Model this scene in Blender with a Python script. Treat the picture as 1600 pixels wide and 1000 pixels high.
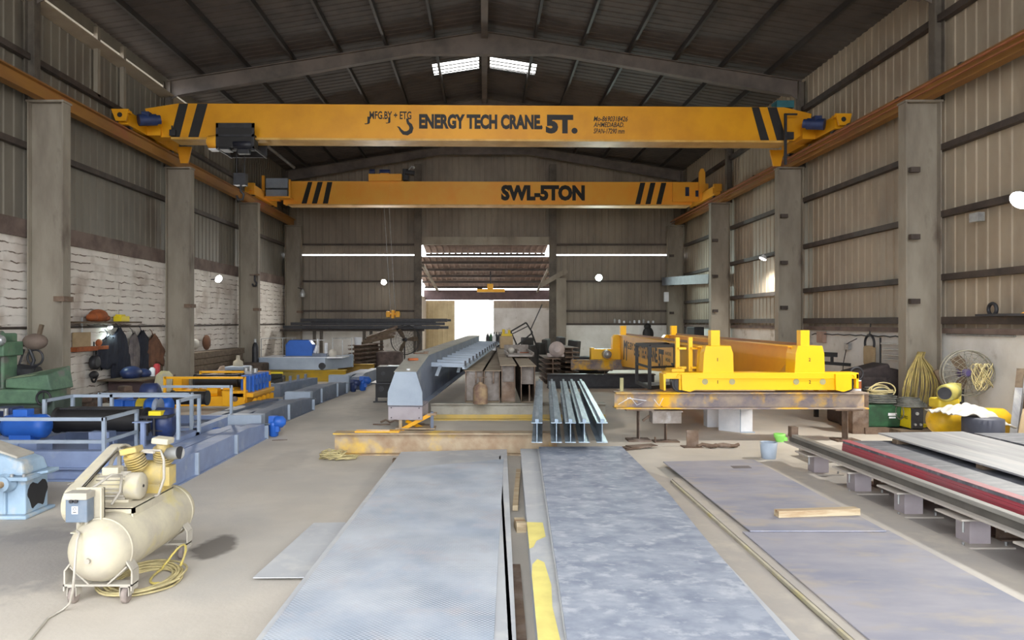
import bpy, math, random
from mathutils import Vector, Matrix
for o in list(bpy.data.objects): bpy.data.objects.remove(o)
SC = bpy.context.scene
COL = SC.collection
random.seed(7)
PI = math.pi
# ---------------------------------------------------------------- camera
F, VX, VY, H = 1130.0, 757.0, 503.0, 2.1
cd = bpy.data.cameras.new('camera'); cam = bpy.data.objects.new('camera', cd); COL.objects.link(cam)
cd.sensor_width = 36; cd.lens = F*36/1600; cd.shift_x = (800-VX)/1600; cd.shift_y = (VY-500)/1600
cd.clip_end = 400
cam.location = (0, 0, H); cam.rotation_euler = (PI/2, 0, 0)
SC.camera = cam
# ---------------------------------------------------------------- sky
w = bpy.data.worlds.new('sky'); SC.world = w; w.use_nodes = True
w.node_tree.nodes['Background'].inputs[0].default_value = (0.93, 0.96, 1.0, 1)
w.node_tree.nodes['Background'].inputs[1].default_value = 6.0
# ---------------------------------------------------------------- exposure
SC.view_settings.view_transform = 'Standard'; SC.view_settings.look = 'None'
SC.view_settings.gamma = 1; SC.view_settings.use_curve_mapping = False
SC.view_settings.exposure = 0.27
SC.cycles.max_bounces = 8; SC.cycles.diffuse_bounces = 6
SC.cycles.sample_clamp_indirect = 6
def portal(name, loc, rot, sx, sy):
    l = bpy.data.lights.new(name, 'AREA'); l.shape = 'RECTANGLE'; l.size = sx; l.size_y = sy
    l.cycles.is_portal = True
    o = bpy.data.objects.new(name, l); COL.objects.link(o); o.location = loc; o.rotation_euler = rot
# the open end of the hall behind the photographer, the back doorway, the roof lights
portal('portal_front', (0, -2.6, 4.5), (PI/2, 0, 0), 18, 9)
portal('portal_back', (0, 44.6, 2.2), (-PI/2, 0, 0), 7, 5)

# ---------------------------------------------------------------- helpers
def W(px, py, Y): return Vector(((px-VX)*Y/F, Y, H+(VY-py)*Y/F))
def G(px, py, z=0.0):
    Y = (H-z)*F/(py-VY); return Vector(((px-VX)*Y/F, Y, z))
def lin(c):
    c /= 255.0
    return c/12.92 if c <= .04045 else ((c+.055)/1.055)**2.4
def rgb(r, g, b): return (lin(r), lin(g), lin(b), 1)

class MB:
    def __init__(s): s.v = []; s.f = []; s.sm = []; s.mi = []; s.m = 0
    def add(s, vs, fs, smooth=False):
        n = len(s.v); s.v += [Vector(v) for v in vs]
        for f in fs: s.f.append([i+n for i in f]); s.sm.append(smooth); s.mi.append(s.m)
        return s
    def box(s, c, d, rz=0, rx=0, ry=0):
        R = Matrix.Rotation(rz, 3, 'Z') @ Matrix.Rotation(ry, 3, 'Y') @ Matrix.Rotation(rx, 3, 'X')
        c = Vector(c); hx, hy, hz = d[0]/2, d[1]/2, d[2]/2
        vs = [c + R @ Vector((x*hx, y*hy, z*hz)) for z in (-1, 1) for y in (-1, 1) for x in (-1, 1)]
        return s.add(vs, [(0,2,3,1), (4,5,7,6), (0,1,5,4), (2,6,7,3), (0,4,6,2), (1,3,7,5)])
    def bb(s, x0, y0, z0, x1, y1, z1):
        return s.box(((x0+x1)/2, (y0+y1)/2, (z0+z1)/2), (abs(x1-x0), abs(y1-y0), abs(z1-z0)))
    def bar(s, a, b, w, h):      # rectangular bar from a to b
        a, b = Vector(a), Vector(b); d = (b-a).normalized()
        up = Vector((0,0,1)) if abs(d.z) < .95 else Vector((0,1,0))
        r = d.cross(up).normalized(); u = r.cross(d)
        vs = [p + r*x*w/2 + u*y*h/2 for p in (a, b) for x, y in ((-1,-1), (1,-1), (1,1), (-1,1))]
        return s.add(vs, [(3,2,1,0), (4,5,6,7), (0,1,5,4), (1,2,6,5), (2,3,7,6), (3,0,4,7)])
    def cyl(s, a, b, r, r2=None, n=20, cap=True, smooth=True):
        r2 = r if r2 is None else r2; a, b = Vector(a), Vector(b); d = (b-a).normalized()
        up = Vector((0,0,1)) if abs(d.z) < .95 else Vector((0,1,0))
        x = d.cross(up).normalized(); y = x.cross(d)
        vs = [a + (x*math.cos(2*PI*i/n)+y*math.sin(2*PI*i/n))*r for i in range(n)] + \
             [b + (x*math.cos(2*PI*i/n)+y*math.sin(2*PI*i/n))*r2 for i in range(n)]
        s.add(vs, [(i, n+i, n+(i+1) % n, (i+1) % n) for i in range(n)], smooth)
        if cap:
            s.add(vs[:n], [tuple(range(n))]); s.add(vs[n:], [tuple(reversed(range(n)))])
        return s
    def lathe(s, a, b, prof, n=24):   # prof: (t along a->b in metres, radius)
        a, b = Vector(a), Vector(b); d = (b-a).normalized()
        up = Vector((0,0,1)) if abs(d.z) < .95 else Vector((0,1,0))
        x = d.cross(up).normalized(); y = x.cross(d); vs = []
        for t, r in prof: vs += [a + d*t + (x*math.cos(2*PI*i/n)+y*math.sin(2*PI*i/n))*max(r, 1e-4) for i in range(n)]
        fs = [(k*n+i, (k+1)*n+i, (k+1)*n+(i+1) % n, k*n+(i+1) % n) for k in range(len(prof)-1) for i in range(n)]
        s.add(vs, fs, True)
        s.add(vs[:n], [tuple(range(n))]); s.add(vs[-n:], [tuple(reversed(range(n)))])
        return s
    def tube(s, pts, r, n=8, closed=False):
        pts = [Vector(p) for p in pts]; m = len(pts); vs = []; px = None
        for k, p in enumerate(pts):
            q0 = pts[(k-1) % m] if closed or k else p; q1 = pts[(k+1) % m] if closed or k < m-1 else p
            d = (q1-q0)
            d = d.normalized() if d.length > 1e-9 else Vector((0,1,0))
            if px is None:
                up = Vector((0,0,1)) if abs(d.z) < .9 else Vector((0,1,0)); x = d.cross(up).normalized()
            else:
                x = (px - d*px.dot(d)); x = x.normalized() if x.length > 1e-6 else d.cross(Vector((0,0,1))).normalized()
            px = x; y = x.cross(d)
            vs += [p + (x*math.cos(2*PI*i/n)+y*math.sin(2*PI*i/n))*r for i in range(n)]
        fs = [(k*n+i, ((k+1) % m)*n+i, ((k+1) % m)*n+(i+1) % n, k*n+(i+1) % n) for k in range(m if closed else m-1) for i in range(n)]
        s.add(vs, fs, True)
        if not closed:
            s.add(vs[:n], [tuple(range(n))]); s.add(vs[-n:], [tuple(reversed(range(n)))])
        return s
    def prism(s, poly, o, ux, uy, ext):   # 2-D polygon in plane (ux,uy) at o, extruded by ext
        o, ux, uy, ext = Vector(o), Vector(ux), Vector(uy), Vector(ext); n = len(poly)
        a = [o+ux*p[0]+uy*p[1] for p in poly]; b = [p+ext for p in a]
        flip = ux.cross(uy).dot(ext) > 0
        f0 = tuple(range(n)); f1 = tuple(range(n, 2*n))
        sides = [(i, (i+1) % n, n+(i+1) % n, n+i) for i in range(n)]
        if flip: return s.add(a+b, [tuple(reversed(f0)), f1]+sides)
        return s.add(a+b, [f0, tuple(reversed(f1))]+[tuple(reversed(q)) for q in sides])
    def ibeam(s, a, b, w, h, tf, tw):      # a, b: bottom centre line
        a, b = Vector(a), Vector(b); d = b-a; r = d.cross(Vector((0,0,1))).normalized(); u = Vector((0,0,1))
        P = [(-w/2,0),(w/2,0),(w/2,tf),(tw/2,tf),(tw/2,h-tf),(w/2,h-tf),(w/2,h),(-w/2,h),(-w/2,h-tf),(-tw/2,h-tf),(-tw/2,tf),(-w/2,tf)]
        return s.prism(P, a, r, u, d)
    def ball(s, c, r, n=14, m=9, sc=(1,1,1)):
        c = Vector(c); vs = []
        for j in range(m+1):
            t = PI*j/m
            for i in range(n):
                vs.append(c+Vector((math.sin(t)*math.cos(2*PI*i/n)*r*sc[0]+1e-5*i*(j in (0,m)), math.sin(t)*math.sin(2*PI*i/n)*r*sc[1], math.cos(t)*r*sc[2])))
        return s.add(vs, [(j*n+i, (j+1)*n+i, (j+1)*n+(i+1) % n, j*n+(i+1) % n) for j in range(m) for i in range(n)], True)
    def torus(s, c, R, r, axis='Z', n=28, k=8, sc=(1,1)):
        c = Vector(c); pts = []
        for i in range(n):
            a = 2*PI*i/n; x, y = R*sc[0]*math.cos(a), R*sc[1]*math.sin(a)
            pts.append(c + {'Z': Vector((x,y,0)), 'Y': Vector((x,0,y)), 'X': Vector((0,x,y))}[axis])
        return s.tube(pts, r, k, True)
    def grid(s, fn, nu, nv, smooth=True):
        vs = [fn(i/nu, j/nv) for j in range(nv+1) for i in range(nu+1)]
        return s.add(vs, [(j*(nu+1)+i, j*(nu+1)+i+1, (j+1)*(nu+1)+i+1, (j+1)*(nu+1)+i) for j in range(nv) for i in range(nu)], smooth)
    def text(s, txt, o, ux, uy, h, width=None, fat=0.0, depth=0.004, shear=0):
        """lettering: h = capital height, width = total width, o = lower left"""
        cu = bpy.data.curves.new('t', 'FONT'); cu.body = txt; cu.size = 1; cu.offset = fat; cu.shear = shear; cu.resolution_u = 3
        ob = bpy.data.objects.new('t', cu); COL.objects.link(ob)
        dg = bpy.context.evaluated_depsgraph_get(); dg.update()
        me = ob.evaluated_get(dg).to_mesh()
        vs = [v.co.copy() for v in me.vertices]; fs = [tuple(p.vertices) for p in me.polygons]
        ob.evaluated_get(dg).to_mesh_clear(); bpy.data.objects.remove(ob); bpy.data.curves.remove(cu)
        x0 = min(v.x for v in vs); x1 = max(v.x for v in vs); y1 = max(v.y for v in vs); y0 = min(v.y for v in vs)
        y0 = max(y0, -0.02)
        sx = (width/(x1-x0)) if width else h/(y1-y0); sy = h/(y1-y0)
        o, ux, uy = Vector(o), Vector(ux), Vector(uy); nrm = ux.cross(uy).normalized()
        return s.add([o+ux*(v.x-x0)*sx+uy*(v.y-y0)*sy+nrm*depth for v in vs], fs)
    def mesh(s, name, mats, org=Vector((0,0,0))):
        me = bpy.data.meshes.new(name); me.from_pydata([tuple(v-org) for v in s.v], [], s.f)
        for m in (mats if isinstance(mats, (list, tuple)) else [mats]): me.materials.append(m)
        me.polygons.foreach_set('use_smooth', s.sm); me.polygons.foreach_set('material_index', s.mi)
        me.update(); return me

def tag(o, label=None, cat=None, group=None, kind=None):
    if label: o['label'] = label
    if cat: o['category'] = cat
    if group: o['group'] = group
    if kind: o['kind'] = kind
    return o
def thing(name, label, cat, loc=(0,0,0), rz=0, group=None):
    o = bpy.data.objects.new(name, None); COL.objects.link(o); o.empty_display_size = .1
    o.location = loc; o.rotation_euler = (0,0,rz)
    return tag(o, label, cat, group)
def _bev(o, bev):
    if bev:
        m = o.modifiers.new('bevel', 'BEVEL'); m.width = bev; m.segments = 2; m.limit_method = 'ANGLE'; m.angle_limit = .7
def part(par, name, mb, mat, label=None, world=False, bev=0):
    """a part; mb in the thing's own coordinates, or in world ones with world=True (unrotated things only)"""
    org = Vector((0,0,0))
    if world:
        p = par
        while p: org = org + p.location; p = p.parent
    o = bpy.data.objects.new(name, mb.mesh(name, mat, org)); COL.objects.link(o); o.parent = par
    _bev(o, bev)
    return tag(o, label)
def solo(name, mb, mat, label, cat, group=None, kind=None, bev=0, org=None):
    if org is None:
        n = len(mb.v); org = Vector((sum(v.x for v in mb.v)/n, sum(v.y for v in mb.v)/n, min(v.z for v in mb.v)))
    o = bpy.data.objects.new(name, mb.mesh(name, mat, org)); COL.objects.link(o); o.location = org
    _bev(o, bev)
    return tag(o, label, cat, group, kind)
def struct(name, mb, mat, parent=None, bev=0):
    o = bpy.data.objects.new(name, mb.mesh(name, mat)); COL.objects.link(o)
    if parent: o.parent = parent
    else: o['kind'] = 'structure'
    _bev(o, bev)
    return o
def copy_tree(o, parent=None, label=None, loc=None, rz=None):
    c = o.copy(); COL.objects.link(c)
    if parent: c.parent = parent
    if label: c['label'] = label
    if loc is not None: c.location = loc
    if rz is not None: c.rotation_euler = (0,0,rz)
    for ch in [x for x in o.children]: copy_tree(ch, c)
    return c

# ---------------------------------------------------------------- materials
def mat(name, col, rough=.6, metal=0.0, col2=None, scale=3.0, lo=.4, hi=.65, bump=0.0, bscale=40, stretch=(1,1,1), grime=.0, detail=5, spec=.5, col3=None, scale3=1.2, lo3=.5, hi3=.6, world=False):
    m = bpy.data.materials.new(name); m.use_nodes = True; nt = m.node_tree; N = nt.nodes; L = nt.links
    b = N['Principled BSDF']; b.inputs['Roughness'].default_value = rough; b.inputs['Metallic'].default_value = metal
    b.inputs['Specular IOR Level'].default_value = spec
    tc = N.new('ShaderNodeTexCoord'); mp = N.new('ShaderNodeMapping'); mp.inputs['Scale'].default_value = stretch
    if world:
        ge = N.new('ShaderNodeNewGeometry'); L.new(ge.outputs['Position'], mp.inputs['Vector'])
    else: L.new(tc.outputs['Object'], mp.inputs['Vector'])
    if col2 is None: col2 = tuple(c*.7 for c in col[:3])+(1,)
    def layer(prev, c, sc, l, h, seed):
        n = N.new('ShaderNodeTexNoise'); n.noise_dimensions = '4D'; n.inputs['W'].default_value = seed
        n.inputs['Scale'].default_value = sc; n.inputs['Detail'].default_value = detail; n.inputs['Roughness'].default_value = .6
        L.new(mp.outputs[0], n.inputs['Vector'])
        r = N.new('ShaderNodeMapRange'); r.inputs[1].default_value = l; r.inputs[2].default_value = h
        L.new(n.outputs[0], r.inputs[0])
        x = N.new('ShaderNodeMix'); x.data_type = 'RGBA'; L.new(r.outputs[0], x.inputs[0])
        if prev is None: x.inputs[6].default_value = col
        else: L.new(prev, x.inputs[6])
        x.inputs[7].default_value = c
        return x.outputs[2]
    out = layer(None, col2, scale, lo, hi, 0.3)
    if col3 is not None: out = layer(out, col3, scale3, lo3, hi3, 4.7)
    L.new(out, b.inputs['Base Color'])
    if bump:
        n = N.new('ShaderNodeTexNoise'); n.inputs['Scale'].default_value = bscale; n.inputs['Detail'].default_value = 4
        L.new(mp.outputs[0], n.inputs['Vector'])
        bp = N.new('ShaderNodeBump'); bp.inputs['Strength'].default_value = bump; bp.inputs['Distance'].default_value = .02
        L.new(n.outputs[0], bp.inputs['Height']); L.new(bp.outputs[0], b.inputs['Normal'])
    return m
def emis(name, col, st):
    m = bpy.data.materials.new(name); m.use_nodes = True; b = m.node_tree.nodes['Principled BSDF']
    b.inputs['Base Color'].default_value = col; b.inputs['Emission Color'].default_value = col; b.inputs['Emission Strength'].default_value = st
    return m
M = {}
M['ceil'] = mat('roof_sheet', rgb(84,76,72), .75, 0, rgb(68,62,60), 2)
M['steel'] = mat('dusty_frame_steel', rgb(104,96,86), .7, 0, rgb(74,68,62), 2.2, bump=.05)
M['rafter'] = mat('rafter_steel', rgb(112,102,96), .7, 0, rgb(86,80,76), 1.5)
M['purlin'] = mat('purlin_steel', rgb(58,52,50), .6, 0, rgb(44,40,38), 2)
M['girt'] = mat('girt_steel', rgb(76,66,60), .7, 0, rgb(56,48,44), 3)
M['column'] = mat('dusty_column_paint', rgb(152,144,130), .75, 0, rgb(116,106,94), 1.4, .4, .7, bump=.1, stretch=(1,1,.35), col3=rgb(92,80,70), scale3=2.0, lo3=.6, hi3=.75)
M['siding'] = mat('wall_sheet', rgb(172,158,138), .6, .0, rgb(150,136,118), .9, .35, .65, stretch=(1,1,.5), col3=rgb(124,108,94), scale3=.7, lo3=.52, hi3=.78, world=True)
M['siding_l'] = mat('wall_sheet_dark', rgb(124,118,106), .6, .0, rgb(106,100,90), .9, .35, .65, stretch=(1,1,.5), col3=rgb(90,80,70), scale3=.7, lo3=.52, hi3=.78, world=True)  # the wall sheet in a darker tone for the left wall
M['siding_b'] = mat('wall_sheet_mid', rgb(138,128,114), .6, .0, rgb(120,110,98), .9, .35, .65, stretch=(1,1,.5), col3=rgb(100,90,80), scale3=.7, lo3=.52, hi3=.78, world=True)  # the wall sheet in a middle tone for the back wall
M['band'] = mat('concrete_band', rgb(122,106,98), .9, 0, rgb(90,76,70), 2, bump=.2, world=True)
M['white_wall'] = mat('whitewash', rgb(226,224,220), .9, 0, rgb(200,196,188), 1.1, .42, .7, bump=.2, bscale=8, col3=rgb(158,148,132), scale3=1.7, lo3=.6, hi3=.74, world=True)
M['rail'] = mat('runway_beam_paint', rgb(166,116,42), .6, 0, rgb(134,92,44), 1.2, .35, .6, stretch=(1,.3,1), col3=rgb(150,88,52), scale3=1.6, lo3=.52, hi3=.66)
M['cy'] = mat('crane_yellow', rgb(222,156,12), .42, 0, rgb(206,140,12), 1.0)
M['co'] = mat('crane_orange', rgb(255,186,62), .4, 0, rgb(255,172,50), 1.4)
M['by'] = mat('bright_yellow', rgb(246,192,6), .42, 0, rgb(240,184,6), 1.2)
M['by2'] = mat('deep_yellow', rgb(240,176,20), .45, 0, rgb(232,164,16), 1.2)
M['black'] = mat('black_paint', rgb(28,26,26), .6, 0, rgb(36,34,34), 3)
M['dark'] = mat('dark_steel', rgb(52,52,56), .5, .2, rgb(38,38,42), 6)
M['gb'] = mat('blue_grey_paint', rgb(136,152,186), .55, 0, rgb(120,134,166), 1.6, .4, .65, col3=rgb(160,168,184), scale3=3, lo3=.55, hi3=.75)
M['gbd'] = mat('slate_grey_paint', rgb(118,128,146), .55, 0, rgb(100,108,124), 1.8, .4, .65, col3=rgb(146,148,150), scale3=3, lo3=.55, hi3=.75)
M['gg'] = mat('grey_primer', rgb(160,172,186), .5, 0, rgb(142,154,170), 1.5)
M['ggd'] = mat('dusty_girder_top', rgb(170,168,158), .7, 0, rgb(150,148,140), 2.5)
M['pink'] = mat('pinkish_primer', rgb(168,160,164), .6, 0, rgb(150,140,144), 2)
M['lb'] = mat('light_blue_paint', rgb(160,184,204), .55, 0, rgb(138,160,180), 2, .45, .65, col3=rgb(196,194,184), scale3=2.0, lo3=.52, hi3=.62)
M['blue'] = mat('motor_blue', rgb(40,98,190), .45, 0, rgb(36,92,180), 4)
M['navy'] = mat('navy_paint', rgb(44,60,104), .45, 0, rgb(34,44,78), 5)
M['bolt'] = mat('bright_metal', rgb(176,178,178), .4, .5, rgb(150,150,150), 8)
M['galv'] = mat('galvanised', rgb(150,166,178), .42, .45, rgb(118,134,150), 5, .38, .62, stretch=(1,.25,1), col3=rgb(188,200,208), scale3=7, lo3=.52, hi3=.7)
M['rustb'] = mat('rusty_flange', rgb(150,136,116), .8, 0, rgb(124,106,86), 3, bump=.2, col3=rgb(100,78,60), scale3=2, lo3=.56, hi3=.7)
M['rust'] = mat('rust_brown', rgb(118,98,82), .85, 0, rgb(88,70,58), 4, bump=.3, col3=rgb(140,126,116), scale3=3, lo3=.5, hi3=.7)
M['plateweb'] = mat('mill_scale_web', rgb(150,142,136), .7, 0, rgb(106,94,84), 2.5, .4, .62, bump=.1, col3=rgb(176,174,172), scale3=3, lo3=.58, hi3=.7)
M['ry'] = mat('rusty_steel_with_yellow_paint', rgb(176,158,132), .7, 0, rgb(150,124,98), 3.5, .4, .65, bump=.1, stretch=(1,1,1), col3=rgb(224,184,60), scale3=1.1, lo3=.55, hi3=.68)
M['ry2'] = mat('trestle_paint', rgb(160,144,128), .7, 0, rgb(122,112,116), 3, .4, .6, bump=.1, col3=rgb(232,180,28), scale3=1.3, lo3=.49, hi3=.6)
M['floor_y'] = None
M['hole'] = mat('pale_plug', rgb(170,164,120), .7)
M['cream'] = mat('dusty_cream_paint', rgb(196,188,164), .7, 0, rgb(176,168,152), 3, .4, .6, col3=rgb(196,184,132), scale3=2.6, lo3=.54, hi3=.68, bump=.04)
M['creamg'] = mat('grey_dust', rgb(178,172,160), .9, 0, rgb(160,154,142), 5, bump=.1)
M['ygold'] = mat('dusty_gold', rgb(196,172,100), .75, 0, rgb(168,154,118), 7, bump=.1)
M['switch'] = mat('switch_blue_grey', rgb(100,114,130), .6, 0, rgb(124,132,142), 5)
M['wheel'] = mat('dusty_rubber', rgb(150,138,130), .85, 0, rgb(120,110,104), 10)
M['wood'] = mat('wood', rgb(196,180,150), .8, 0, rgb(160,128,92), 4, stretch=(.3,4,4), col3=rgb(120,70,40), scale3=3, lo3=.6, hi3=.7)
M['woodd'] = mat('dark_wood', rgb(112,96,78), .85, 0, rgb(84,70,56), 3, stretch=(.3,3,3), bump=.2)
M['card'] = mat('cardboard', rgb(178,156,122), .85, 0, rgb(160,138,106), 3)
M['green'] = mat('machine_green', rgb(98,130,102), .6, 0, rgb(74,100,82), 4, col3=rgb(110,110,104), scale3=3, lo3=.56, hi3=.66)
M['greend'] = mat('crate_green', rgb(48,92,62), .6, 0, rgb(40,70,50), 5)
M['lime'] = mat('lime_plastic', rgb(150,230,110), .4)
M['whitep'] = mat('white_paint', rgb(226,228,232), .5, 0, rgb(206,210,216), 3)
M['cloth'] = mat('white_plastic_sheet', rgb(184,180,172), .6, 0, rgb(188,182,170), 6, bump=.3, bscale=12)
M['rope'] = mat('hose_beige', rgb(196,182,132), .7, 0, rgb(160,148,110), 8)
M['ropey'] = mat('hose_yellow', rgb(210,190,90), .6, 0, rgb(170,160,120), 6)
M['ropeg'] = mat('cable_grey', rgb(104,104,98), .7, 0, rgb(74,76,72), 8)
M['orange'] = mat('orange_rust', rgb(168,92,48), .8, 0, rgb(130,70,40), 8, bump=.4)
M['fabn'] = mat('navy_cloth', rgb(38,42,56), .9, 0, rgb(28,30,42), 6, bump=.3)
M['fabg'] = mat('grey_cloth', rgb(120,112,110), .9, 0, rgb(90,84,86), 6, bump=.3)
M['fabb'] = mat('brown_cloth', rgb(120,84,64), .9, 0, rgb(90,64,50), 6, bump=.3)
M['yplas'] = mat('yellow_plastic', rgb(228,206,30), .5, 0, rgb(210,186,20), 4)
M['red'] = mat('red_plastic', rgb(178,50,56), .6)
M['pinkc'] = mat('pale_pink_plastic', rgb(206,180,160), .6)
M['gy'] = mat('dull_yellow_paint', rgb(212,184,40), .55, 0, rgb(180,160,50), 4)
# special materials ------------------------------------------------------
def nodes(m): return m.node_tree.nodes, m.node_tree.links
def floor_mat():
    m = mat('concrete_floor', rgb(204,196,184), .8, 0, rgb(186,178,166), .7, .38, .66, bump=.12, bscale=30, col3=rgb(176,172,166), scale3=.35, lo3=.48, hi3=.68, world=True)
    N, L = nodes(m); b = N['Principled BSDF']
    src = b.inputs['Base Color'].links[0].from_socket
    # an oil stain by the compressor and broader darker zones on the floor
    ge = N.new('ShaderNodeNewGeometry'); prev = src
    nz = N.new('ShaderNodeTexNoise'); nz.inputs['Scale'].default_value = 5; L.new(ge.outputs['Position'], nz.inputs['Vector'])
    for (x, y, rx, ry, k, colr) in ((-2.52, 6.75, .2, .36, .85, rgb(96,90,84)), (-4.2, 6.4, 1.0, 1.1, .55, rgb(124,122,124)), (-4.6, 7.3, .9, .5, .4, rgb(120,120,122)), (4.9, 7.6, .8, 3.2, .55, rgb(140,138,138)), (-1.0, 20.0, 2.5, 4.0, .25, rgb(140,130,118)), (-2.2, 17.5, 1.0, 2.6, .3, rgb(150,146,140)), (-3.0, 11.0, .3, .9, .25, rgb(140,136,132))):
        mp = N.new('ShaderNodeMapping'); mp.inputs['Location'].default_value = (-x/rx, -y/ry, 0); mp.inputs['Scale'].default_value = (1/rx, 1/ry, 0)
        L.new(ge.outputs['Position'], mp.inputs['Vector'])
        ln = N.new('ShaderNodeVectorMath'); ln.operation = 'LENGTH'; L.new(mp.outputs[0], ln.inputs[0])
        ad = N.new('ShaderNodeMath'); ad.operation = 'MULTIPLY_ADD'; L.new(nz.outputs[0], ad.inputs[0]); ad.inputs[1].default_value = .9; L.new(ln.outputs['Value'], ad.inputs[2])
        r = N.new('ShaderNodeMapRange'); r.inputs[1].default_value = 1.55; r.inputs[2].default_value = 1.2; r.inputs[3].default_value = 0; r.inputs[4].default_value = k
        L.new(ad.outputs[0], r.inputs[0])
        x_ = N.new('ShaderNodeMix'); x_.data_type = 'RGBA'; L.new(r.outputs[0], x_.inputs[0]); L.new(prev, x_.inputs[6]); x_.inputs[7].default_value = colr
        prev = x_.outputs[2]
    L.new(prev, b.inputs['Base Color'])
    return m
M['floor'] = floor_mat()
def brick_mat():
    m = bpy.data.materials.new('whitewashed_brick'); m.use_nodes = True; N, L = nodes(m); b = N['Principled BSDF']; b.inputs['Roughness'].default_value = .9
    ge = N.new('ShaderNodeNewGeometry'); sx = N.new('ShaderNodeSeparateXYZ'); cx = N.new('ShaderNodeCombineXYZ')
    L.new(ge.outputs['Position'], sx.inputs[0]); L.new(sx.outputs['Y'], cx.inputs['X']); L.new(sx.outputs['Z'], cx.inputs['Y'])
    nd = N.new('ShaderNodeTexNoise'); nd.inputs['Scale'].default_value = 3; nd.inputs['Detail'].default_value = 3; L.new(cx.outputs[0], nd.inputs['Vector'])
    mx = N.new('ShaderNodeMix'); mx.data_type = 'VECTOR'; mx.inputs[0].default_value = .11; L.new(cx.outputs[0], mx.inputs[4]); L.new(nd.outputs['Color'], mx.inputs[5])
    br = N.new('ShaderNodeTexBrick'); L.new(mx.outputs[1], br.inputs['Vector'])
    br.inputs['Scale'].default_value = 1; br.inputs['Brick Width'].default_value = 5.3; br.inputs['Row Height'].default_value = .155
    br.inputs['Mortar Size'].default_value = .014; br.inputs['Mortar Smooth'].default_value = .6
    br.inputs['Color1'].default_value = rgb(232,226,218); br.inputs['Color2'].default_value = rgb(218,210,202); br.inputs['Mortar'].default_value = rgb(112,96,84)
    n2 = N.new('ShaderNodeTexNoise'); n2.inputs['Scale'].default_value = 2.2; n2.inputs['Detail'].default_value = 6; L.new(cx.outputs[0], n2.inputs['Vector'])
    r = N.new('ShaderNodeMapRange'); r.inputs[1].default_value = .44; r.inputs[2].default_value = .52; L.new(n2.outputs[0], r.inputs[0])
    x1 = N.new('ShaderNodeMix'); x1.data_type = 'RGBA'; L.new(r.outputs[0], x1.inputs[0]); L.new(br.outputs['Color'], x1.inputs[6]); x1.inputs[7].default_value = rgb(226,220,212)
    n3 = N.new('ShaderNodeTexNoise'); n3.inputs['Scale'].default_value = 1.1; n3.inputs['Detail'].default_value = 5; L.new(cx.outputs[0], n3.inputs['Vector'])
    r3 = N.new('ShaderNodeMapRange'); r3.inputs[1].default_value = .52; r3.inputs[2].default_value = .75; L.new(n3.outputs[0], r3.inputs[0])
    x2 = N.new('ShaderNodeMix'); x2.data_type = 'RGBA'; L.new(r3.outputs[0], x2.inputs[0]); L.new(x1.outputs[2], x2.inputs[6]); x2.inputs[7].default_value = rgb(158,138,122)
    L.new(x2.outputs[2], b.inputs['Base Color'])
    bp = N.new('ShaderNodeBump'); bp.inputs['Strength'].default_value = .55; bp.inputs['Distance'].default_value = .03; bp.invert = True
    L.new(br.outputs['Fac'], bp.inputs['Height']); L.new(bp.outputs[0], b.inputs['Normal'])
    return m
M['brick'] = brick_mat()
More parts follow.
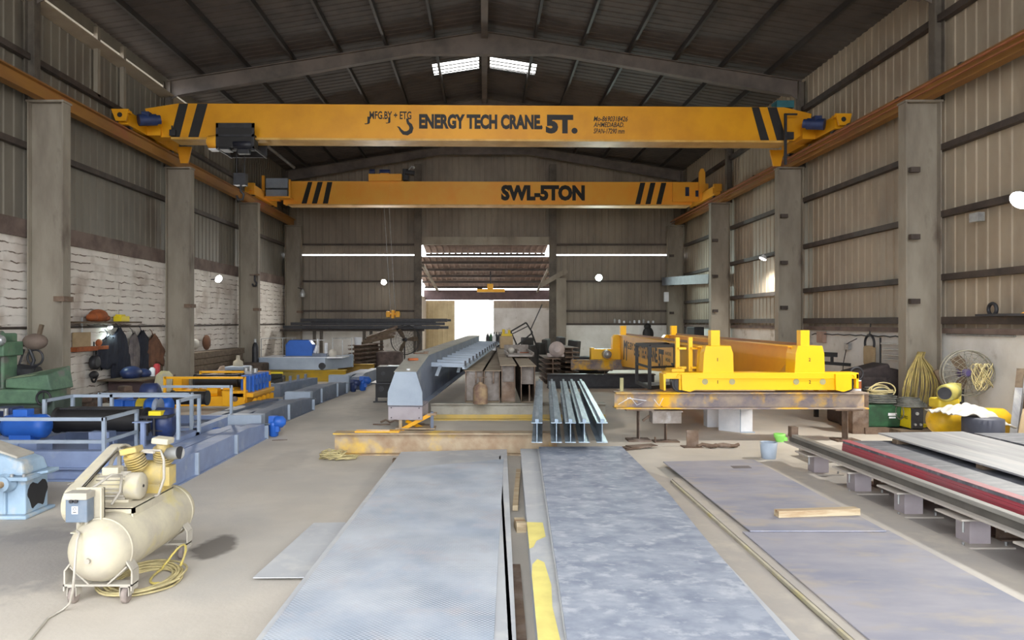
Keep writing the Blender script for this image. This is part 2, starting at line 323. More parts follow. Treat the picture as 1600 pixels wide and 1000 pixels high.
def plate_mat(name, a, b_, c, checker=False, sc=1.2, stretch=(1,1,1), rough=.55):
    m = mat(name, a, rough, .0, b_, sc, .4, .62, stretch=stretch, col3=c, scale3=sc*2.4, lo3=.52, hi3=.66, bump=0 if checker else .05, bscale=15, detail=9, spec=.35)
    if checker:
        N, L = nodes(m); b = N['Principled BSDF']
        tc = N.new('ShaderNodeTexCoord'); out = []
        # raised tear-drops: two stretched cell patterns, alternately turned
        for ang, off in ((PI/4, 0), (-PI/4, .5)):
            mp = N.new('ShaderNodeMapping'); mp.inputs['Scale'].default_value = (26, 26, 0); mp.inputs['Location'].default_value = (off, off, 0)
            L.new(tc.outputs['Object'], mp.inputs['Vector'])
            fr = N.new('ShaderNodeVectorMath'); fr.operation = 'FRACTION'; L.new(mp.outputs[0], fr.inputs[0])
            sb = N.new('ShaderNodeVectorMath'); sb.operation = 'SUBTRACT'; sb.inputs[1].default_value = (.5, .5, 0); L.new(fr.outputs[0], sb.inputs[0])
            ro = N.new('ShaderNodeMapping'); ro.inputs['Rotation'].default_value = (0, 0, ang); ro.inputs['Scale'].default_value = (2.6, 7.0, 0); L.new(sb.outputs[0], ro.inputs['Vector'])
            ln = N.new('ShaderNodeVectorMath'); ln.operation = 'LENGTH'; L.new(ro.outputs[0], ln.inputs[0])
            r = N.new('ShaderNodeMapRange'); r.inputs[1].default_value = 1.0; r.inputs[2].default_value = .7; L.new(ln.outputs['Value'], r.inputs[0]); out.append(r)
        mxn = N.new('ShaderNodeMath'); mxn.operation = 'MAXIMUM'; L.new(out[0].outputs[0], mxn.inputs[0]); L.new(out[1].outputs[0], mxn.inputs[1])
        src = b.inputs['Base Color'].links[0].from_socket
        x = N.new('ShaderNodeMix'); x.data_type = 'RGBA'
        # patches where the tear-drops are coloured darker
        n = N.new('ShaderNodeTexNoise'); n.inputs['Scale'].default_value = 1.3; L.new(tc.outputs['Object'], n.inputs['Vector'])
        rr = N.new('ShaderNodeMapRange'); rr.inputs[1].default_value = .35; rr.inputs[2].default_value = .6; L.new(n.outputs[0], rr.inputs[0])
        mm = N.new('ShaderNodeMath'); mm.operation = 'MULTIPLY'; L.new(mxn.outputs[0], mm.inputs[0]); L.new(rr.outputs[0], mm.inputs[1])
        m2 = N.new('ShaderNodeMath'); m2.operation = 'MULTIPLY'; L.new(mm.outputs[0], m2.inputs[0]); m2.inputs[1].default_value = .9
        L.new(m2.outputs[0], x.inputs[0]); L.new(src, x.inputs[6]); x.inputs[7].default_value = rgb(92,100,110)
        L.new(x.outputs[2], b.inputs['Base Color'])
        bp = N.new('ShaderNodeBump'); bp.inputs['Strength'].default_value = .5; bp.inputs['Distance'].default_value = .006
        L.new(mxn.outputs[0], bp.inputs['Height']); L.new(bp.outputs[0], b.inputs['Normal'])
    return m
M['p_check'] = plate_mat('tread_plate', rgb(196,201,208), rgb(168,178,192), rgb(190,190,196), True)
M['p_under'] = plate_mat('pale_plate', rgb(190,192,194), rgb(178,180,184), rgb(200,200,198))
M['p_blue'] = plate_mat('mottled_plate', rgb(160,166,178), rgb(130,138,154), rgb(180,184,192), sc=3.4, stretch=(.9,1.2,1), rough=.62)
M['p_lilac'] = plate_mat('lilac_plate', rgb(164,161,168), rgb(138,140,154), rgb(170,161,154), sc=1.1, stretch=(.6,1.3,1), rough=.65)
M['p_dust'] = plate_mat('dusty_plate', rgb(184,176,166), rgb(172,166,160), rgb(192,184,172))
M['p_dark'] = plate_mat('speckled_dark_plate', rgb(112,114,120), rgb(84,86,94), rgb(140,140,144), sc=3, stretch=(.5,1.5,1))
M['p_grey'] = plate_mat('streaked_grey_plate', rgb(156,156,158), rgb(126,126,130), rgb(170,168,166), sc=1.1, stretch=(3,.3,1))
M['redp'] = mat('red_painted_plate_edge', rgb(178,72,84), .6, 0, rgb(150,104,108), 2, .42, .62, stretch=(1,.6,8))

def roof(x): return 10.4-.156*abs(x)
Y0, YB = -2.5, 33.0
# floor and ground ---------------------------------------------------------
f = MB().bb(-9.3, Y0, -.2, 9.3, 46, 0); floor = struct('floor', f, M['floor'])
g = MB().bb(-120, -90, -.3, 120, Y0, -.06).bb(-120, 46, -.3, 120, 140, -.06).bb(-120, Y0, -.3, -9.3, 46, -.06).bb(9.3, Y0, -.3, 120, 46, -.06)
ground = struct('ground', g, mat('outdoor_ground', rgb(190,182,168), .9))
# ceiling: ribbed sheets with roof lights ---------------------------------
SKY = []     # (y0,y1) of the seen and added roof lights, each from |x|=.18 to 1.65
for yc in (-1.0, 5.0, 11.0, 17.0): SKY.append((yc-.6, yc+.6))  # unseen roof lights, added to bring daylight into the hall
SKY.append((22.6, 23.75)); SKY.append((28.4, 29.6))  # the last one is hidden from view, added to brighten the back
c = MB()
def ribs(y0, y1, pitch=.28):
    ys = []; y = y0
    while y < y1-1e-6:
        for dy, dz in ((0, 0), (.16, 0), (.19, .015), (.25, .015)):
            if y+dy < y1: ys.append((y+dy, dz))
        y += pitch
    ys.append((y1, 0)); return ys
def roof_piece(xa, xb, y0, y1):
    pr = ribs(y0, y1); vs = []
    for y, dz in pr: vs += [(xa, y, roof(xa)+dz), (xb, y, roof(xb)+dz)]
    c.add(vs, [(2*i, 2*i+1, 2*i+3, 2*i+2) for i in range(len(pr)-1)])
    # the outer skin closes the sheet
    c.add([(xa, y0, roof(xa)+.07), (xb, y0, roof(xb)+.07), (xb, y1, roof(xb)+.07), (xa, y1, roof(xa)+.07)], [(0,1,2,3)])
for sgn in (-1, 1):
    roof_piece(sgn*1.65, sgn*9.35, Y0, YB+.3)
    cuts = [Y0]+[v for s_ in SKY for v in s_]+[YB+.3]
    for i in range(0, len(cuts), 2): roof_piece(0, sgn*1.65, cuts[i], cuts[i+1])
    for a, b in SKY: roof_piece(0, sgn*.18, a, b)
ceiling = struct('ceiling', c, M['ceil'])
for k, px in enumerate((1.42, 2.75, 4.05, 5.35, 6.65, 7.95)):
    for sgn in (-1, 1):
        x = sgn*px
        struct('purlin', MB().bar((x, Y0, roof(x)-.085), (x, YB, roof(x)-.085), .07, .15), M['purlin'], ceiling)
struct('ridge_purlin', MB().bb(-.09, Y0, 10.05, .09, YB, 10.3), M['rafter'], ceiling)
sky_m = bpy.data.materials.new('frosted_roof_light'); sky_m.use_nodes = True
_b = sky_m.node_tree.nodes['Principled BSDF']; _b.inputs['Base Color'].default_value = (1, .97, .85, 1); _b.inputs['Transmission Weight'].default_value = 1; _b.inputs['Roughness'].default_value = .25; _b.inputs['IOR'].default_value = 1.02
wi = 0
for a, b in SKY:
    for sgn in (-1, 1):
        wi += 1; m_ = MB(); m_.m = 0
        x0, x1 = sgn*.18, sgn*1.65
        m_.add([(x0, a, roof(x0)+.03), (x1, a, roof(x1)+.03), (x1, b, roof(x1)+.03), (x0, b, roof(x0)+.03)], [(0,1,2,3)])
        wo = struct('window_%d' % wi, m_, sky_m)
        fm = MB()
        for q in range(1, 4):
            y = a+(b-a)*q/4; fm.bar((x0, y, roof(x0)), (x1, y, roof(x1)), .03, .03)
        struct('window_bar', fm, M['purlin'], wo)
        xm = sgn*.91
        portal('portal_roof', (xm, (a+b)/2, roof(xm)+.02), (0, 0, 0), 1.5, b-a)

# side walls ---------------------------------------------------------------
def zig(a0, a1, pitch=.3, depth=.018):
    out = []; a = a0
    while a < a1-1e-6:
        for d, z in ((0, 0), (.19, 0), (.215, depth), (.275, depth)):
            if a+d < a1: out.append((a+d, z))
        a += pitch
    out.append((a1, 0)); return out
def siding_y(mb, x, inward, y0, y1, z0, z1):     # sheet in a plane of constant x; ribs stand inward
    pr = zig(y0, y1); vs = []
    for y, d in pr: vs += [(x+inward*d, y, z0), (x+inward*d, y, z1)]
    mb.add(vs, [(2*i, 2*i+1, 2*i+3, 2*i+2) for i in range(len(pr)-1)])
    mb.bb(x-inward*.03, y0, z0, x-inward*.01, y1, z1)
def siding_x(mb, y, x0, x1, z0, z1f):
    pr = zig(x0, x1); vs = []
    for x, d in pr: vs += [(x, y-d, z0), (x, y-d, z1f(x) if callable(z1f) else z1f)]
    mb.add(vs, [(2*i, 2*i+1, 2*i+3, 2*i+2) for i in range(len(pr)-1)])
def girt(par, mb): struct('girt', mb, M['girt'], par)
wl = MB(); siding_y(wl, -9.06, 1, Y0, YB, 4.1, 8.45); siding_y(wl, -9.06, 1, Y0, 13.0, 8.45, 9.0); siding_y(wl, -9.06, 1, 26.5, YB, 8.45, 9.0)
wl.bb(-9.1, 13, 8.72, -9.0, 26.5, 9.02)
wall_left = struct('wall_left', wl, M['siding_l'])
struct('brick_base', MB().bb(-9.3, Y0, 0, -9.0, YB, 3.75), M['brick'], wall_left)
struct('concrete_band', MB().bb(-9.32, Y0, 3.75, -8.94, YB, 4.1), M['band'], wall_left)
struct('wall_pipe', MB().cyl((-8.97, 8, 1.98), (-8.97, 32.8, 2.0), .025, n=8), M['girt'], wall_left)
for z in (5.54, 7.3): girt(wall_left, MB().bb(-9.02, Y0, z-.06, -8.9, YB, z+.06))
for y in (16.7, 17.9, 23.3): struct('slit_post', MB().bb(-9.0, y-.06, 7.3, -8.9, y+.06, 8.9), M['column'], wall_left)
struct('light_slot_flashing', MB().prism([(0,0),(.35,.05),(.35,.07),(0,.02)], (-9.05, 13, 8.38), (1,0,0), (0,0,1), (0,13.5,0)), M['siding'], wall_left)
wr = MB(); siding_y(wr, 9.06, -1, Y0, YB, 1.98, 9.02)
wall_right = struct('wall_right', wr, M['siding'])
struct('whitewashed_base', MB().bb(9.0, Y0, 0, 9.3, YB, 1.9), M['white_wall'], wall_right)
struct('sill', MB().bb(8.9, Y0, 1.88, 9.3, YB, 1.98), M['band'], wall_right)
for z, t in ((2.13, .07), (2.97, .06), (4.2, .06), (5.5, .06), (8.05, .07)): girt(wall_right, MB().bb(8.88, Y0, z-t, 9.02, YB, z+t))
# back wall ------------------------------------------------------------------
DX0, DX1 = -2.84, 2.92
wb = MB()
for x0, x1 in ((-9.1, DX0-.05), (DX1+.05, 9.1)):
    siding_x(wb, YB, x0, x1, 1.95, 5.12); siding_x(wb, YB+.16, x0, x1, 5.2, lambda x: 5.7)
    siding_x(wb, YB, x0, x1, 5.62, roof)
siding_x(wb, YB, DX0-.05, DX1+.05, 5.75, roof)
wb.bb(-9.3, YB+.02, 5.62, 9.3, YB+.17, 5.7)
wall_back = struct('wall_back', wb, M['siding_b'])
struct('whitewashed_base', MB().bb(-9.3, YB-.12, 0, DX0-.3, YB+.15, 1.95), M['white_wall'], wall_back)
struct('whitewashed_base', MB().bb(DX1+.3, YB-.12, 0, 9.3, YB+.15, 1.95), M['white_wall'], wall_back)
for x0, x1 in ((-9, DX0-.2), (DX1+.2, 9)):
    for z in (2.0, 2.6, 3.95, 5.62, 7.4): girt(wall_back, MB().bb(x0, YB-.14, z-.04, x1, YB-.03, z+.04))
girt(wall_back, MB().bb(DX0, YB-.14, 7.36, DX1, YB-.03, 7.44))
struct('door_head_beam', MB().bb(DX0-.3, YB-.3, 5.6, DX1+.35, YB-.02, 5.95), M['column'], wall_back)
portal('portal_slot', (0, YB+.3, 5.16), (-PI/2, 0, 0), 18, .1)
# annex behind the doorway ------------------------------------------------------
an = MB()
def annex_roof(y0, y1):
    dz = .0 if y0 < 35 else .13; z0, z1 = 5.75-dz-(y0-33)*.125, 5.75-dz-(y1-33)*.125
    xe0, xe1 = (-2.85, 2.95) if y0 < 35 else (-3.6, 4.1); pr = zig(xe0, xe1, .3, .05); vs = []
    for x, d in pr: vs += [(x, y0, z0-d), (x, y1, z1-d)]
    an.add(vs, [(2*i, 2*i+1, 2*i+3, 2*i+2) for i in range(len(pr)-1)])
    an.add([(xe0, y0, z0+.02), (xe1, y0, z0+.02), (xe1, y1, z1+.02), (xe0, y1, z1+.02)], [(0,1,2,3)])
annex_roof(33.7, 35.3); annex_roof(35.6, 44.2)
annex = struct('ceiling_annex', an, mat('annex_roof_sheet', rgb(142,118,106), .7, 0, rgb(110,92,84), 2, world=True))
for y in (34.6, 36.4, 38.2, 40.0, 41.8, 43.6): struct('purlin', MB().bb(-3.6 if y > 35 else -2.8, y-.05, 5.45-(y-33)*.125, 4.1 if y > 35 else 2.9, y+.05, 5.57-(y-33)*.125), M['girt'], annex)
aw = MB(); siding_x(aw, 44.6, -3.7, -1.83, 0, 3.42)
wall_annex = struct('wall_annex_left', aw, mat('yellowish_beige_sheet', rgb(206,190,150), .6, 0, rgb(186,168,130), 1.5, world=True))  # the sheet's own yellowish beige
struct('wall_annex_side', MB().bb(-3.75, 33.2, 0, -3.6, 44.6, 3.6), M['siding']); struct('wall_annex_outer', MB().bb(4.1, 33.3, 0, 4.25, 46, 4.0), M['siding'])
ar = MB(); siding_x(ar, 44.6, .55, 4.1, 2.95, 3.42)
wall_annex_r = struct('wall_annex_right', ar, M['siding'])
struct('whitewashed_base', MB().bb(.55, 44.5, 0, 4.1, 44.75, 2.95), M['white_wall'], wall_annex_r)
solo('annex_crossbeam', MB().bb(-3.7, 44.1, 3.45, 4.1, 44.4, 4.05), mat('maroon_steel', rgb(104,84,84), .6), 'dark maroon crossbeam above the bright back exit', 'beam')
solo('annex_post', MB().ibeam((.42, 44.2, 0), (.42, 44.45, 0), .3, 3.45, .02, .02), M['column'], 'grey post on the right side of the bright back exit', 'column')
solo('knee_brace', MB().bar((-2.8, 32.9, 4.67), (-2.85, 44.2, 4.0), .12, .12), M['column'], 'pale diagonal brace in the top left corner of the back doorway', 'brace')
solo('knee_brace', MB().bar((2.9, 32.9, 4.5), (3.2, 44.2, 3.9), .1, .1), M['column'], 'diagonal brace at the right side of the back doorway', 'brace')
t = thing('monorail_hoist', 'small yellow hoist hanging in the back doorway above the crossbeam', 'hoist', W(767, 458, 39))
part(t, 'body', MB().bb(-.75, -.15, .05, .75, .15, .22).bb(-.2, -.12, .22, .12, .12, .5), M['by2'], bev=.02)
part(t, 'motor', MB().cyl((-.75, 0, .2), (-.45, 0, .2), .13), M['dark']); part(t, 'hanger', MB().cyl((-.02, 0, .5), (-.02, 0, 1.18), .03), M['dark'])
# doorway posts of the back wall
for x, lab in ((DX0-.17, 'left'), (DX1+.17, 'right')):
    solo('door_column', MB().ibeam((x, YB-.35, 0), (x, YB-.05, 0), .32, roof(x)-.6, .02, .02) if False else MB().bb(x-.16, YB-.36, 0, x+.16, YB-.34, roof(x)-.7).bb(x-.16, YB-.16, 0, x+.16, YB-.14, roof(x)-.7).bb(x-.012, YB-.35, 0, x+.012, YB-.15, roof(x)-.7), M['steel'], 'dark steel column on the %s side of the big back doorway' % lab, 'column')
t = thing('stub_crane_post', 'short brown steel post with a slanted arm right of the back doorway', 'column', (3.35, 31.6, 0))
part(t, 'post', MB().bb(-.2, -.18, 0, .2, -.15, 4.0).bb(-.2, .15, 0, .2, .18, 4.0).bb(-.02, -.15, 0, .02, .15, 4.0), M['column'])
part(t, 'arm', MB().bar((-.9, 0, 3.7), (.25, 0, 4.35), .14, .2), M['column'])

# frames: columns, rafters ---------------------------------------------------
FR = [-1.0, 2.2, 8.2, 14.2, 20.3, 26.3, 32.4]
names = {8.2: None, 14.2: 'nearest', 20.3: 'second', 26.3: 'third', 32.4: 'corner'}
for y in FR:
    for sgn in (-1, 1):
        side = 'left' if sgn < 0 else 'right'
        nm = {14.2: 'nearest wide steel column in view against the %s wall' % side, 20.3: 'second wide steel column from the front on the %s wall' % side, 26.3: 'third wide steel column from the front on the %s wall' % side, 32.4: 'farthest steel column in the %s back corner' % side}.get(y, 'steel column on the %s wall beside the photographer, frame %s' % (side, {-1.0: 'at the open end', 2.2: 'next to the open end', 8.2: 'ahead of the open end'}.get(y)))
        t = thing('steel_column', nm, 'column', (sgn*8.55, y, 0))
        L_ = MB(); w_ = .13 if y < 32 else .16
        L_.bb(-.35, -w_, .0, -.325, w_, 6.4); L_.bb(.325, -w_, 0, .35, w_, 6.4); L_.bb(-.33, -.012, 0, .33, .012, 6.4); L_.bb(-.37, -w_-.02, 6.38, .37, w_+.02, 6.42)
        part(t, 'shaft', L_, M['column'])
        U = MB(); z1 = roof(8.75)-.2; xi = .23*sgn
        U.bb(xi, -.1, 6.42, xi+.02*sgn, .1, z1); U.bb(xi+.18*sgn, -.1, 6.42, xi+.2*sgn, .1, z1); U.bb(xi, -.01, 6.42, xi+.2*sgn, .01, z1); U.bb(xi-.2*sgn, -.1, 6.42, xi+.2*sgn, .1, 6.44)
        part(t, 'upper_shaft', U, M['steel'])
        part(t, 'base_plate', MB().bb(-.42, -.25, 0, .42, .25, .03), M['rust'])
        if y > 10:
            K = MB()
            for zz in (2.45, 3.7, 5.0): K.bb(-.3, -w_-.09, zz, -.12, -w_, zz+.1)
            part(t, 'cable_bracket', K, M['girt']) if sgn > 0 else part(t, 'clamp', MB().bb(.18, -w_-.03, 2.5, .39, w_+.03, 2.6), M['rust'])
    R = MB(); top = lambda x: roof(x)-.17
    pts = [(-8.88, top(8.88)), (0, top(0)), (8.88, top(8.88)), (8.88, 8.3), (8.6, 8.44), (2.0, 9.6), (-2.0, 9.6), (-8.6, 8.44), (-8.88, 8.3)]
    for a in range(2):
        pass
    # web as two convex-ish halves, flanges as plates
    for sgn in (-1, 1):
        hp = [(0, top(0)), (sgn*8.88, top(8.88)), (sgn*8.88, 8.3), (sgn*8.6, 8.44), (sgn*2.0, 9.6), (0, 9.6)]
        if sgn > 0: hp = hp[::-1]
        R.prism(hp, (0, y-.012, 0), (1,0,0), (0,0,1), (0,.024,0))
        for (xa, za, xb, zb) in ((0, top(0), 8.88, top(8.88)), (0, 9.6, 2.0, 9.6), (2.0, 9.6, 8.6, 8.44)):
            R.bar((sgn*xa, y, za), (sgn*xb, y, zb), .2, .02)
    lab = {20.3: 'wide steel roof rafter above the near yellow crane', 26.3: 'steel roof rafter over the gap between the two overhead cranes', 32.4: 'dark steel roof rafter against the back wall', 14.2: 'steel roof rafter over the foreground plates'}.get(y, 'steel roof rafter over the open end, frame %s' % {-1.0: 'one', 2.2: 'two', 8.2: 'three'}.get(y))
    solo('roof_rafter', R, M['rafter'], lab, 'rafter', org=Vector((0, y, 9.6)))
# runway beams -----------------------------------------------------------------
for sgn in (-1, 1):
    side = 'left' if sgn < 0 else 'right'
    t = thing('runway_beam', 'long ochre crane runway beam along the %s wall' % side, 'beam', (sgn*8.62, 15, 6.42))
    part(t, 'girder', MB().ibeam((sgn*8.62, Y0, 6.42), (sgn*8.62, 32.7, 6.42), .2, .3, .02, .015), M['rail'], world=True)
    part(t, 'rail', MB().bb(sgn*8.62-.03, Y0, 6.72, sgn*8.62+.03, 32.7, 6.77), mat('polished_rail', rgb(150,110,84), .45, .2), world=True)
    C_ = MB()
    for yy in range(1, 32, 2): C_.bb(sgn*8.62-.09, yy-.05, 6.715, sgn*8.62-.03, yy+.05, 6.76)
    part(t, 'rail_clips', C_, M['girt'], world=True)
    if sgn > 0: part(t, 'conductor_bar', MB().bb(8.40, 2, 6.60, 8.44, 32.7, 6.63).bb(8.46, 2, 6.52, 8.49, 32.7, 6.54), mat('conductor_orange', rgb(170,104,70), .6), world=True)
solo('purlin_shine_pipe', MB().cyl((-7.8, 24.4, 8.42), (-7.8, 29.6, 8.42), .06), M['bolt'], 'bright pipe standing in for a shiny roof purlin left of the hoist', 'pipe')  # pipe added in place of the shine along a purlin
# small panel boxes on right/back walls
solo('meter_box', MB().bb(5.35+2.75, 32.5, 3.0, 5.35+3.0, 32.7, 3.4) if False else MB().bb(7.98, 32.02, 3.0, 8.16, 32.2, 3.42), M['whitep'], 'small white box mounted on the far right corner column', 'box')
# white patch of daylight slit at the left back corner
# ---------------------------------------------------------------- overhead crane 1
def hook_sign(mb, c, s, ux, uy, n):
    """painted crane hook: a thick curved stroke, c = lower left, s = scale"""
    c, ux, uy, n = Vector(c), Vector(ux), Vector(uy), Vector(n)
    pts = [(.62,1.0,.09),(.62,.86,.09),(.66,.74,.10),(.8,.6,.13),(.86,.42,.15),(.8,.22,.16),(.6,.1,.16),(.38,.12,.13),(.22,.28,.09),(.1,.46,.06),(-.02,.52,.01)]
    L_, R_ = [], []
    for i, (x, y, w_) in enumerate(pts):
        a = pts[max(i-1, 0)]; b = pts[min(i+1, len(pts)-1)]; dx, dy = b[0]-a[0], b[1]-a[1]; l = math.hypot(dx, dy); nx, ny = -dy/l, dx/l
        L_.append((x+nx*w_/2*1.7, y+ny*w_/2*1.7)); R_.append((x-nx*w_/2*1.7, y-ny*w_/2*1.7))
    vs = [c+(ux*p[0]+uy*p[1])*s+n*.004 for q in zip(L_, R_) for p in q]
    mb.add(vs, [(2*i, 2*i+1, 2*i+3, 2*i+2) for i in range(len(pts)-1)])
def stripe(mb, xt0, xt1, xb0, xb1, zt, zb, y=0):
    mb.add([(xb0, y, zb), (xb1, y, zb), (xt1, y, zt), (xt0, y, zt)], [(0,1,2,3)])
UX, UZ = (1,0,0), (0,0,1)
t = thing('bridge_crane', 'nearer yellow overhead crane painted ENERGY TECH CRANE. 5T.', 'crane', (0, 18.5, 6.7), .022)
# local frame: y=0 front face
ln = 61.1
def cx(px): return (px-VX)/ln
def cz(py): return (VY-py)/ln+H-6.7
G1 = MB().prism([(-8.2,.08),(8.0,.08),(8.4,.4),(8.45,.78),(7.75,.94),(-7.75,.94),(-8.6,.80),(-8.45,.4)], (0,0,0), UX, UZ, (0,.38,0))
part(t, 'box_girder', G1, M['cy'])
part(t, 'lower_flange', MB().bb(-7.9, -.12, 0, 7.8, .5, .05), mat('shine_pale_flange', rgb(214,170,90), .5, .0, rgb(190,140,50), 2))  # paler colour stands in for the lit shine along the flange
for a in ((284,298,271,285), (312,328,298,314)): S1 = MB(); stripe(S1, cx(a[0]), cx(a[1]), cx(a[2]), cx(a[3]), .935, .085, -.004); part(t, 'warning_stripe', S1, M['black'])
for a in ((1178,1190,1192,1206), (1203,1218,1218,1234)): S1 = MB(); stripe(S1, cx(a[0]), cx(a[1]), cx(a[2]), cx(a[3]), .935, .085, -.004); part(t, 'warning_stripe', S1, M['black'])
T1 = MB()
T1.text('ENERGY TECH CRANE.', (cx(655), 0, cz(200.5)), UX, UZ, .36, cx(848)-cx(655), fat=.055)
part(t, 'name_lettering', T1, M['black']); T1 = MB(); T1.text('5T.', (cx(853), 0, cz(206)), UX, UZ, .45, cx(903)-cx(853), fat=.07)
part(t, 'capacity_mark', T1, M['black']); T1 = MB(); T1.text('MFG.BY ÷ ETG', (cx(578), 0, cz(187)), UX, UZ, .2, cx(643)-cx(578), fat=.025)
T1.text('J', (cx(570), 0, cz(192.5)), UX, UZ, .15, .14, fat=.01)
T1.text('J', (cx(603), 0, cz(191.5)), UX, UZ, .12, .12, fat=.01)
part(t, 'maker_lettering', T1, M['black']); T1 = MB(); hook_sign(T1, (cx(621), 0, cz(211.5)), .42, UX, UZ, (0,-1,0))
part(t, 'hook_emblem', T1, M['black']); T1 = MB(); T1.text('Mo-8690318426', (cx(928), 0, cz(188.5)), UX, UZ, .135, cx(982)-cx(928), fat=.02, shear=.25)
T1.text('AHMEDABAD.', (cx(928), 0, cz(197.5)), UX, UZ, .125, cx(976)-cx(928), fat=.02, shear=.25)
T1.text('SPAN-17290 mm', (cx(928), 0, cz(207.5)), UX, UZ, .13, cx(977)-cx(928), fat=.02, shear=.25)
part(t, 'contact_lettering', T1, M['black'])
for sgn, nm in ((-1, 'left'), (1, 'right')):
    x = sgn*8.62
    E = MB().bb(x-.12, -1.1, .1, x+.12, 1.9, .42).prism([(-.2,.0),(.2,.0),(.14,-.28),(-.1,-.28)], (x+(.0), -1.28, .42), UX, UZ, (0,.05,0))
    E.bb(x-.2, -1.24, .34, x+.2, -1.1, .4).bb(x-sgn*.25-.2, -.1, .1, x-sgn*.25+.2, .5, .5)
    E.prism([(-.2,.1),(.2,.1),(.1,-.35),(-.1,-.35)], (x-sgn*.42, 1.5, .1), UX, UZ, (0,.06,0))
    e = part(t, 'end_carriage', E, M['cy'])
    part(e, 'wheel', MB().cyl((x-.07, -.85, .19), (x+.07, -.85, .19), .14, n=20), M['dark']); part(e, 'wheel', MB().cyl((x-.07, 1.6, .19), (x+.07, 1.6, .19), .14, n=20), M['dark'])
    part(e, 'buffer_hole', MB().cyl((x, -1.285, .28), (x, -1.27, .28), .06, n=14), M['black'])
    mm = MB().cyl((x-sgn*.2, -.75, .3), (x-sgn*.52, -.5, .38), .14).cyl((x-sgn*.52, -.5, .38), (x-sgn*.6, -.45, .4), .11).box((x-sgn*.35, -.65, .46), (.18,.18,.12))
    part(e, 'travel_motor', mm, M['navy'])
part(t, 'limit_switch', MB().bb(-7.95, -.1, .1, -7.8, 0, .25).cyl((-7.9, -.05, .25), (-7.9, -.05, .36), .02).bb(7.75, -.1, .1, 7.95, 0, .28), M['dark'])
part(t, 'junction_box', MB().bb(7.55, .0, .94, 8.0, .35, 1.12), mat('teal_box', rgb(50,110,120), .5))
part(t, 'limit_post', MB().bb(7.62, -.3, -.6, 7.68, -.25, .7).bb(7.62, -.3, .66, 7.95, -.25, .7), M['dark'])
# its hoist: travels along the girder by itself
t = thing('wire_rope_hoist', 'dark hoist trolley slung under the left part of the nearer yellow crane', 'hoist', (-6.17, 18.3, 6.3))
part(t, 'trolley_frame', MB().bb(-.5, -.35, .62, .45, -.3, .74).bb(-.5, -.35, .12, -.44, -.3, .74).bb(.39, -.35, .05, .45, -.3, .74).bb(-.5, -.35, .4, .45, -.31, .46).bb(-.5, .7, .12, .45, .75, .74).bb(-.5, -.35, .1, -.46, .75, .16).bb(.41, -.35, .1, .45, .75, .16), M['dark'])
part(t, 'drum', MB().cyl((-.42, 0, .32), (.38, 0, .32), .2, n=20), M['black']); part(t, 'dark_fill_plate', MB().bb(-.44,-.34,.14,.40,-.315,.70), M['black'])  # black plate added to darken the open trolley frame
part(t, 'motor', MB().lathe((-.1, -.25, .22), (.5, -.25, .22), [(0,.05),(.02,.11),(.3,.12),(.46,.11),(.5,.06)]), mat('near_black_navy', rgb(34,36,48), .5))
part(t, 'gearbox', MB().bb(-.45, -.3, .1, -.2, .1, .5).bb(.0, -.28, .0, .3, -.1, .12), M['dark'], bev=.02)
part(t, 'motor_cover', MB().lathe((-.78, -.2, .3), (-.5, -.2, .3), [(0,.06),(.05,.15),(.28,.18)]), M['co'], 'orange motor end cover')
part(t, 'cover_trim', MB().bb(-.68, -.36, .08, -.5, -.1, .11), M['whitep'])
part(t, 'wheels', MB().cyl((-.35, -.32, .56), (-.35, -.22, .56), .09).cyl((.3, -.32, .56), (.3, -.22, .56), .09), M['bolt'])
h = part(t, 'hook_block', MB().bb(-.15, -.1, -.75, .15, .1, -.45).cyl((-.1, 0, -.45), (-.1, 0, .15), .012, n=6).cyl((.1, 0, -.45), (.1, 0, .15), .012, n=6), M['dark'])  # block added for the dark shape below the hoist, not a seen part
part(h, 'hook', MB().tube([(0,0,-.75),(0,0,-.88),(.08,0,-.98),(.05,0,-1.1),(-.06,0,-1.1),(-.1,0,-1.0)], .03), M['dark'])
# ---------------------------------------------------------------- overhead crane 2
t = thing('bridge_crane', 'farther orange overhead crane painted SWL-5TON', 'crane', (0, 28.5, 6.65), .012)
ln2 = 39.65
def cx2(px): return (px-VX)/ln2
G2 = MB().prism([(-7.9,.08),(8.2,.08),(8.2,.98),(-7.9,.98)], (0,0,0), UX, UZ, (0,.4,0)); G2.bb(-4.1, -.02, .08, -3.75, 0, 1.3).bb(cx2(608)-.02, -.015, .1, cx2(608)+.02, 0, .98)
part(t, 'box_girder', G2, M['co'])
part(t, 'lower_flange', MB().bb(-7.7, -.12, .02, 8.1, .5, .06), mat('shine_pale_flange2', rgb(230,190,130), .5, .0, rgb(200,150,80), 2))  # shine of the lower edge is put into this pale flange colour
for a in ((482,489,472,480), (497,505,488,496), (512,520,505,513), (1001,1009,993,1001), (1017,1025,1009,1017), (1034,1042,1026,1034)): S2 = MB(); stripe(S2, cx2(a[0]), cx2(a[1]), cx2(a[2]), cx2(a[3]), .95, .1, -.004); part(t, 'warning_stripe', S2, M['black'])
T2 = MB(); T2.text('SWL-5TON', (cx2(783), 0, .27), UX, UZ, .58, cx2(914)-cx2(783), fat=.06)
part(t, 'lettering', T2, M['black'])
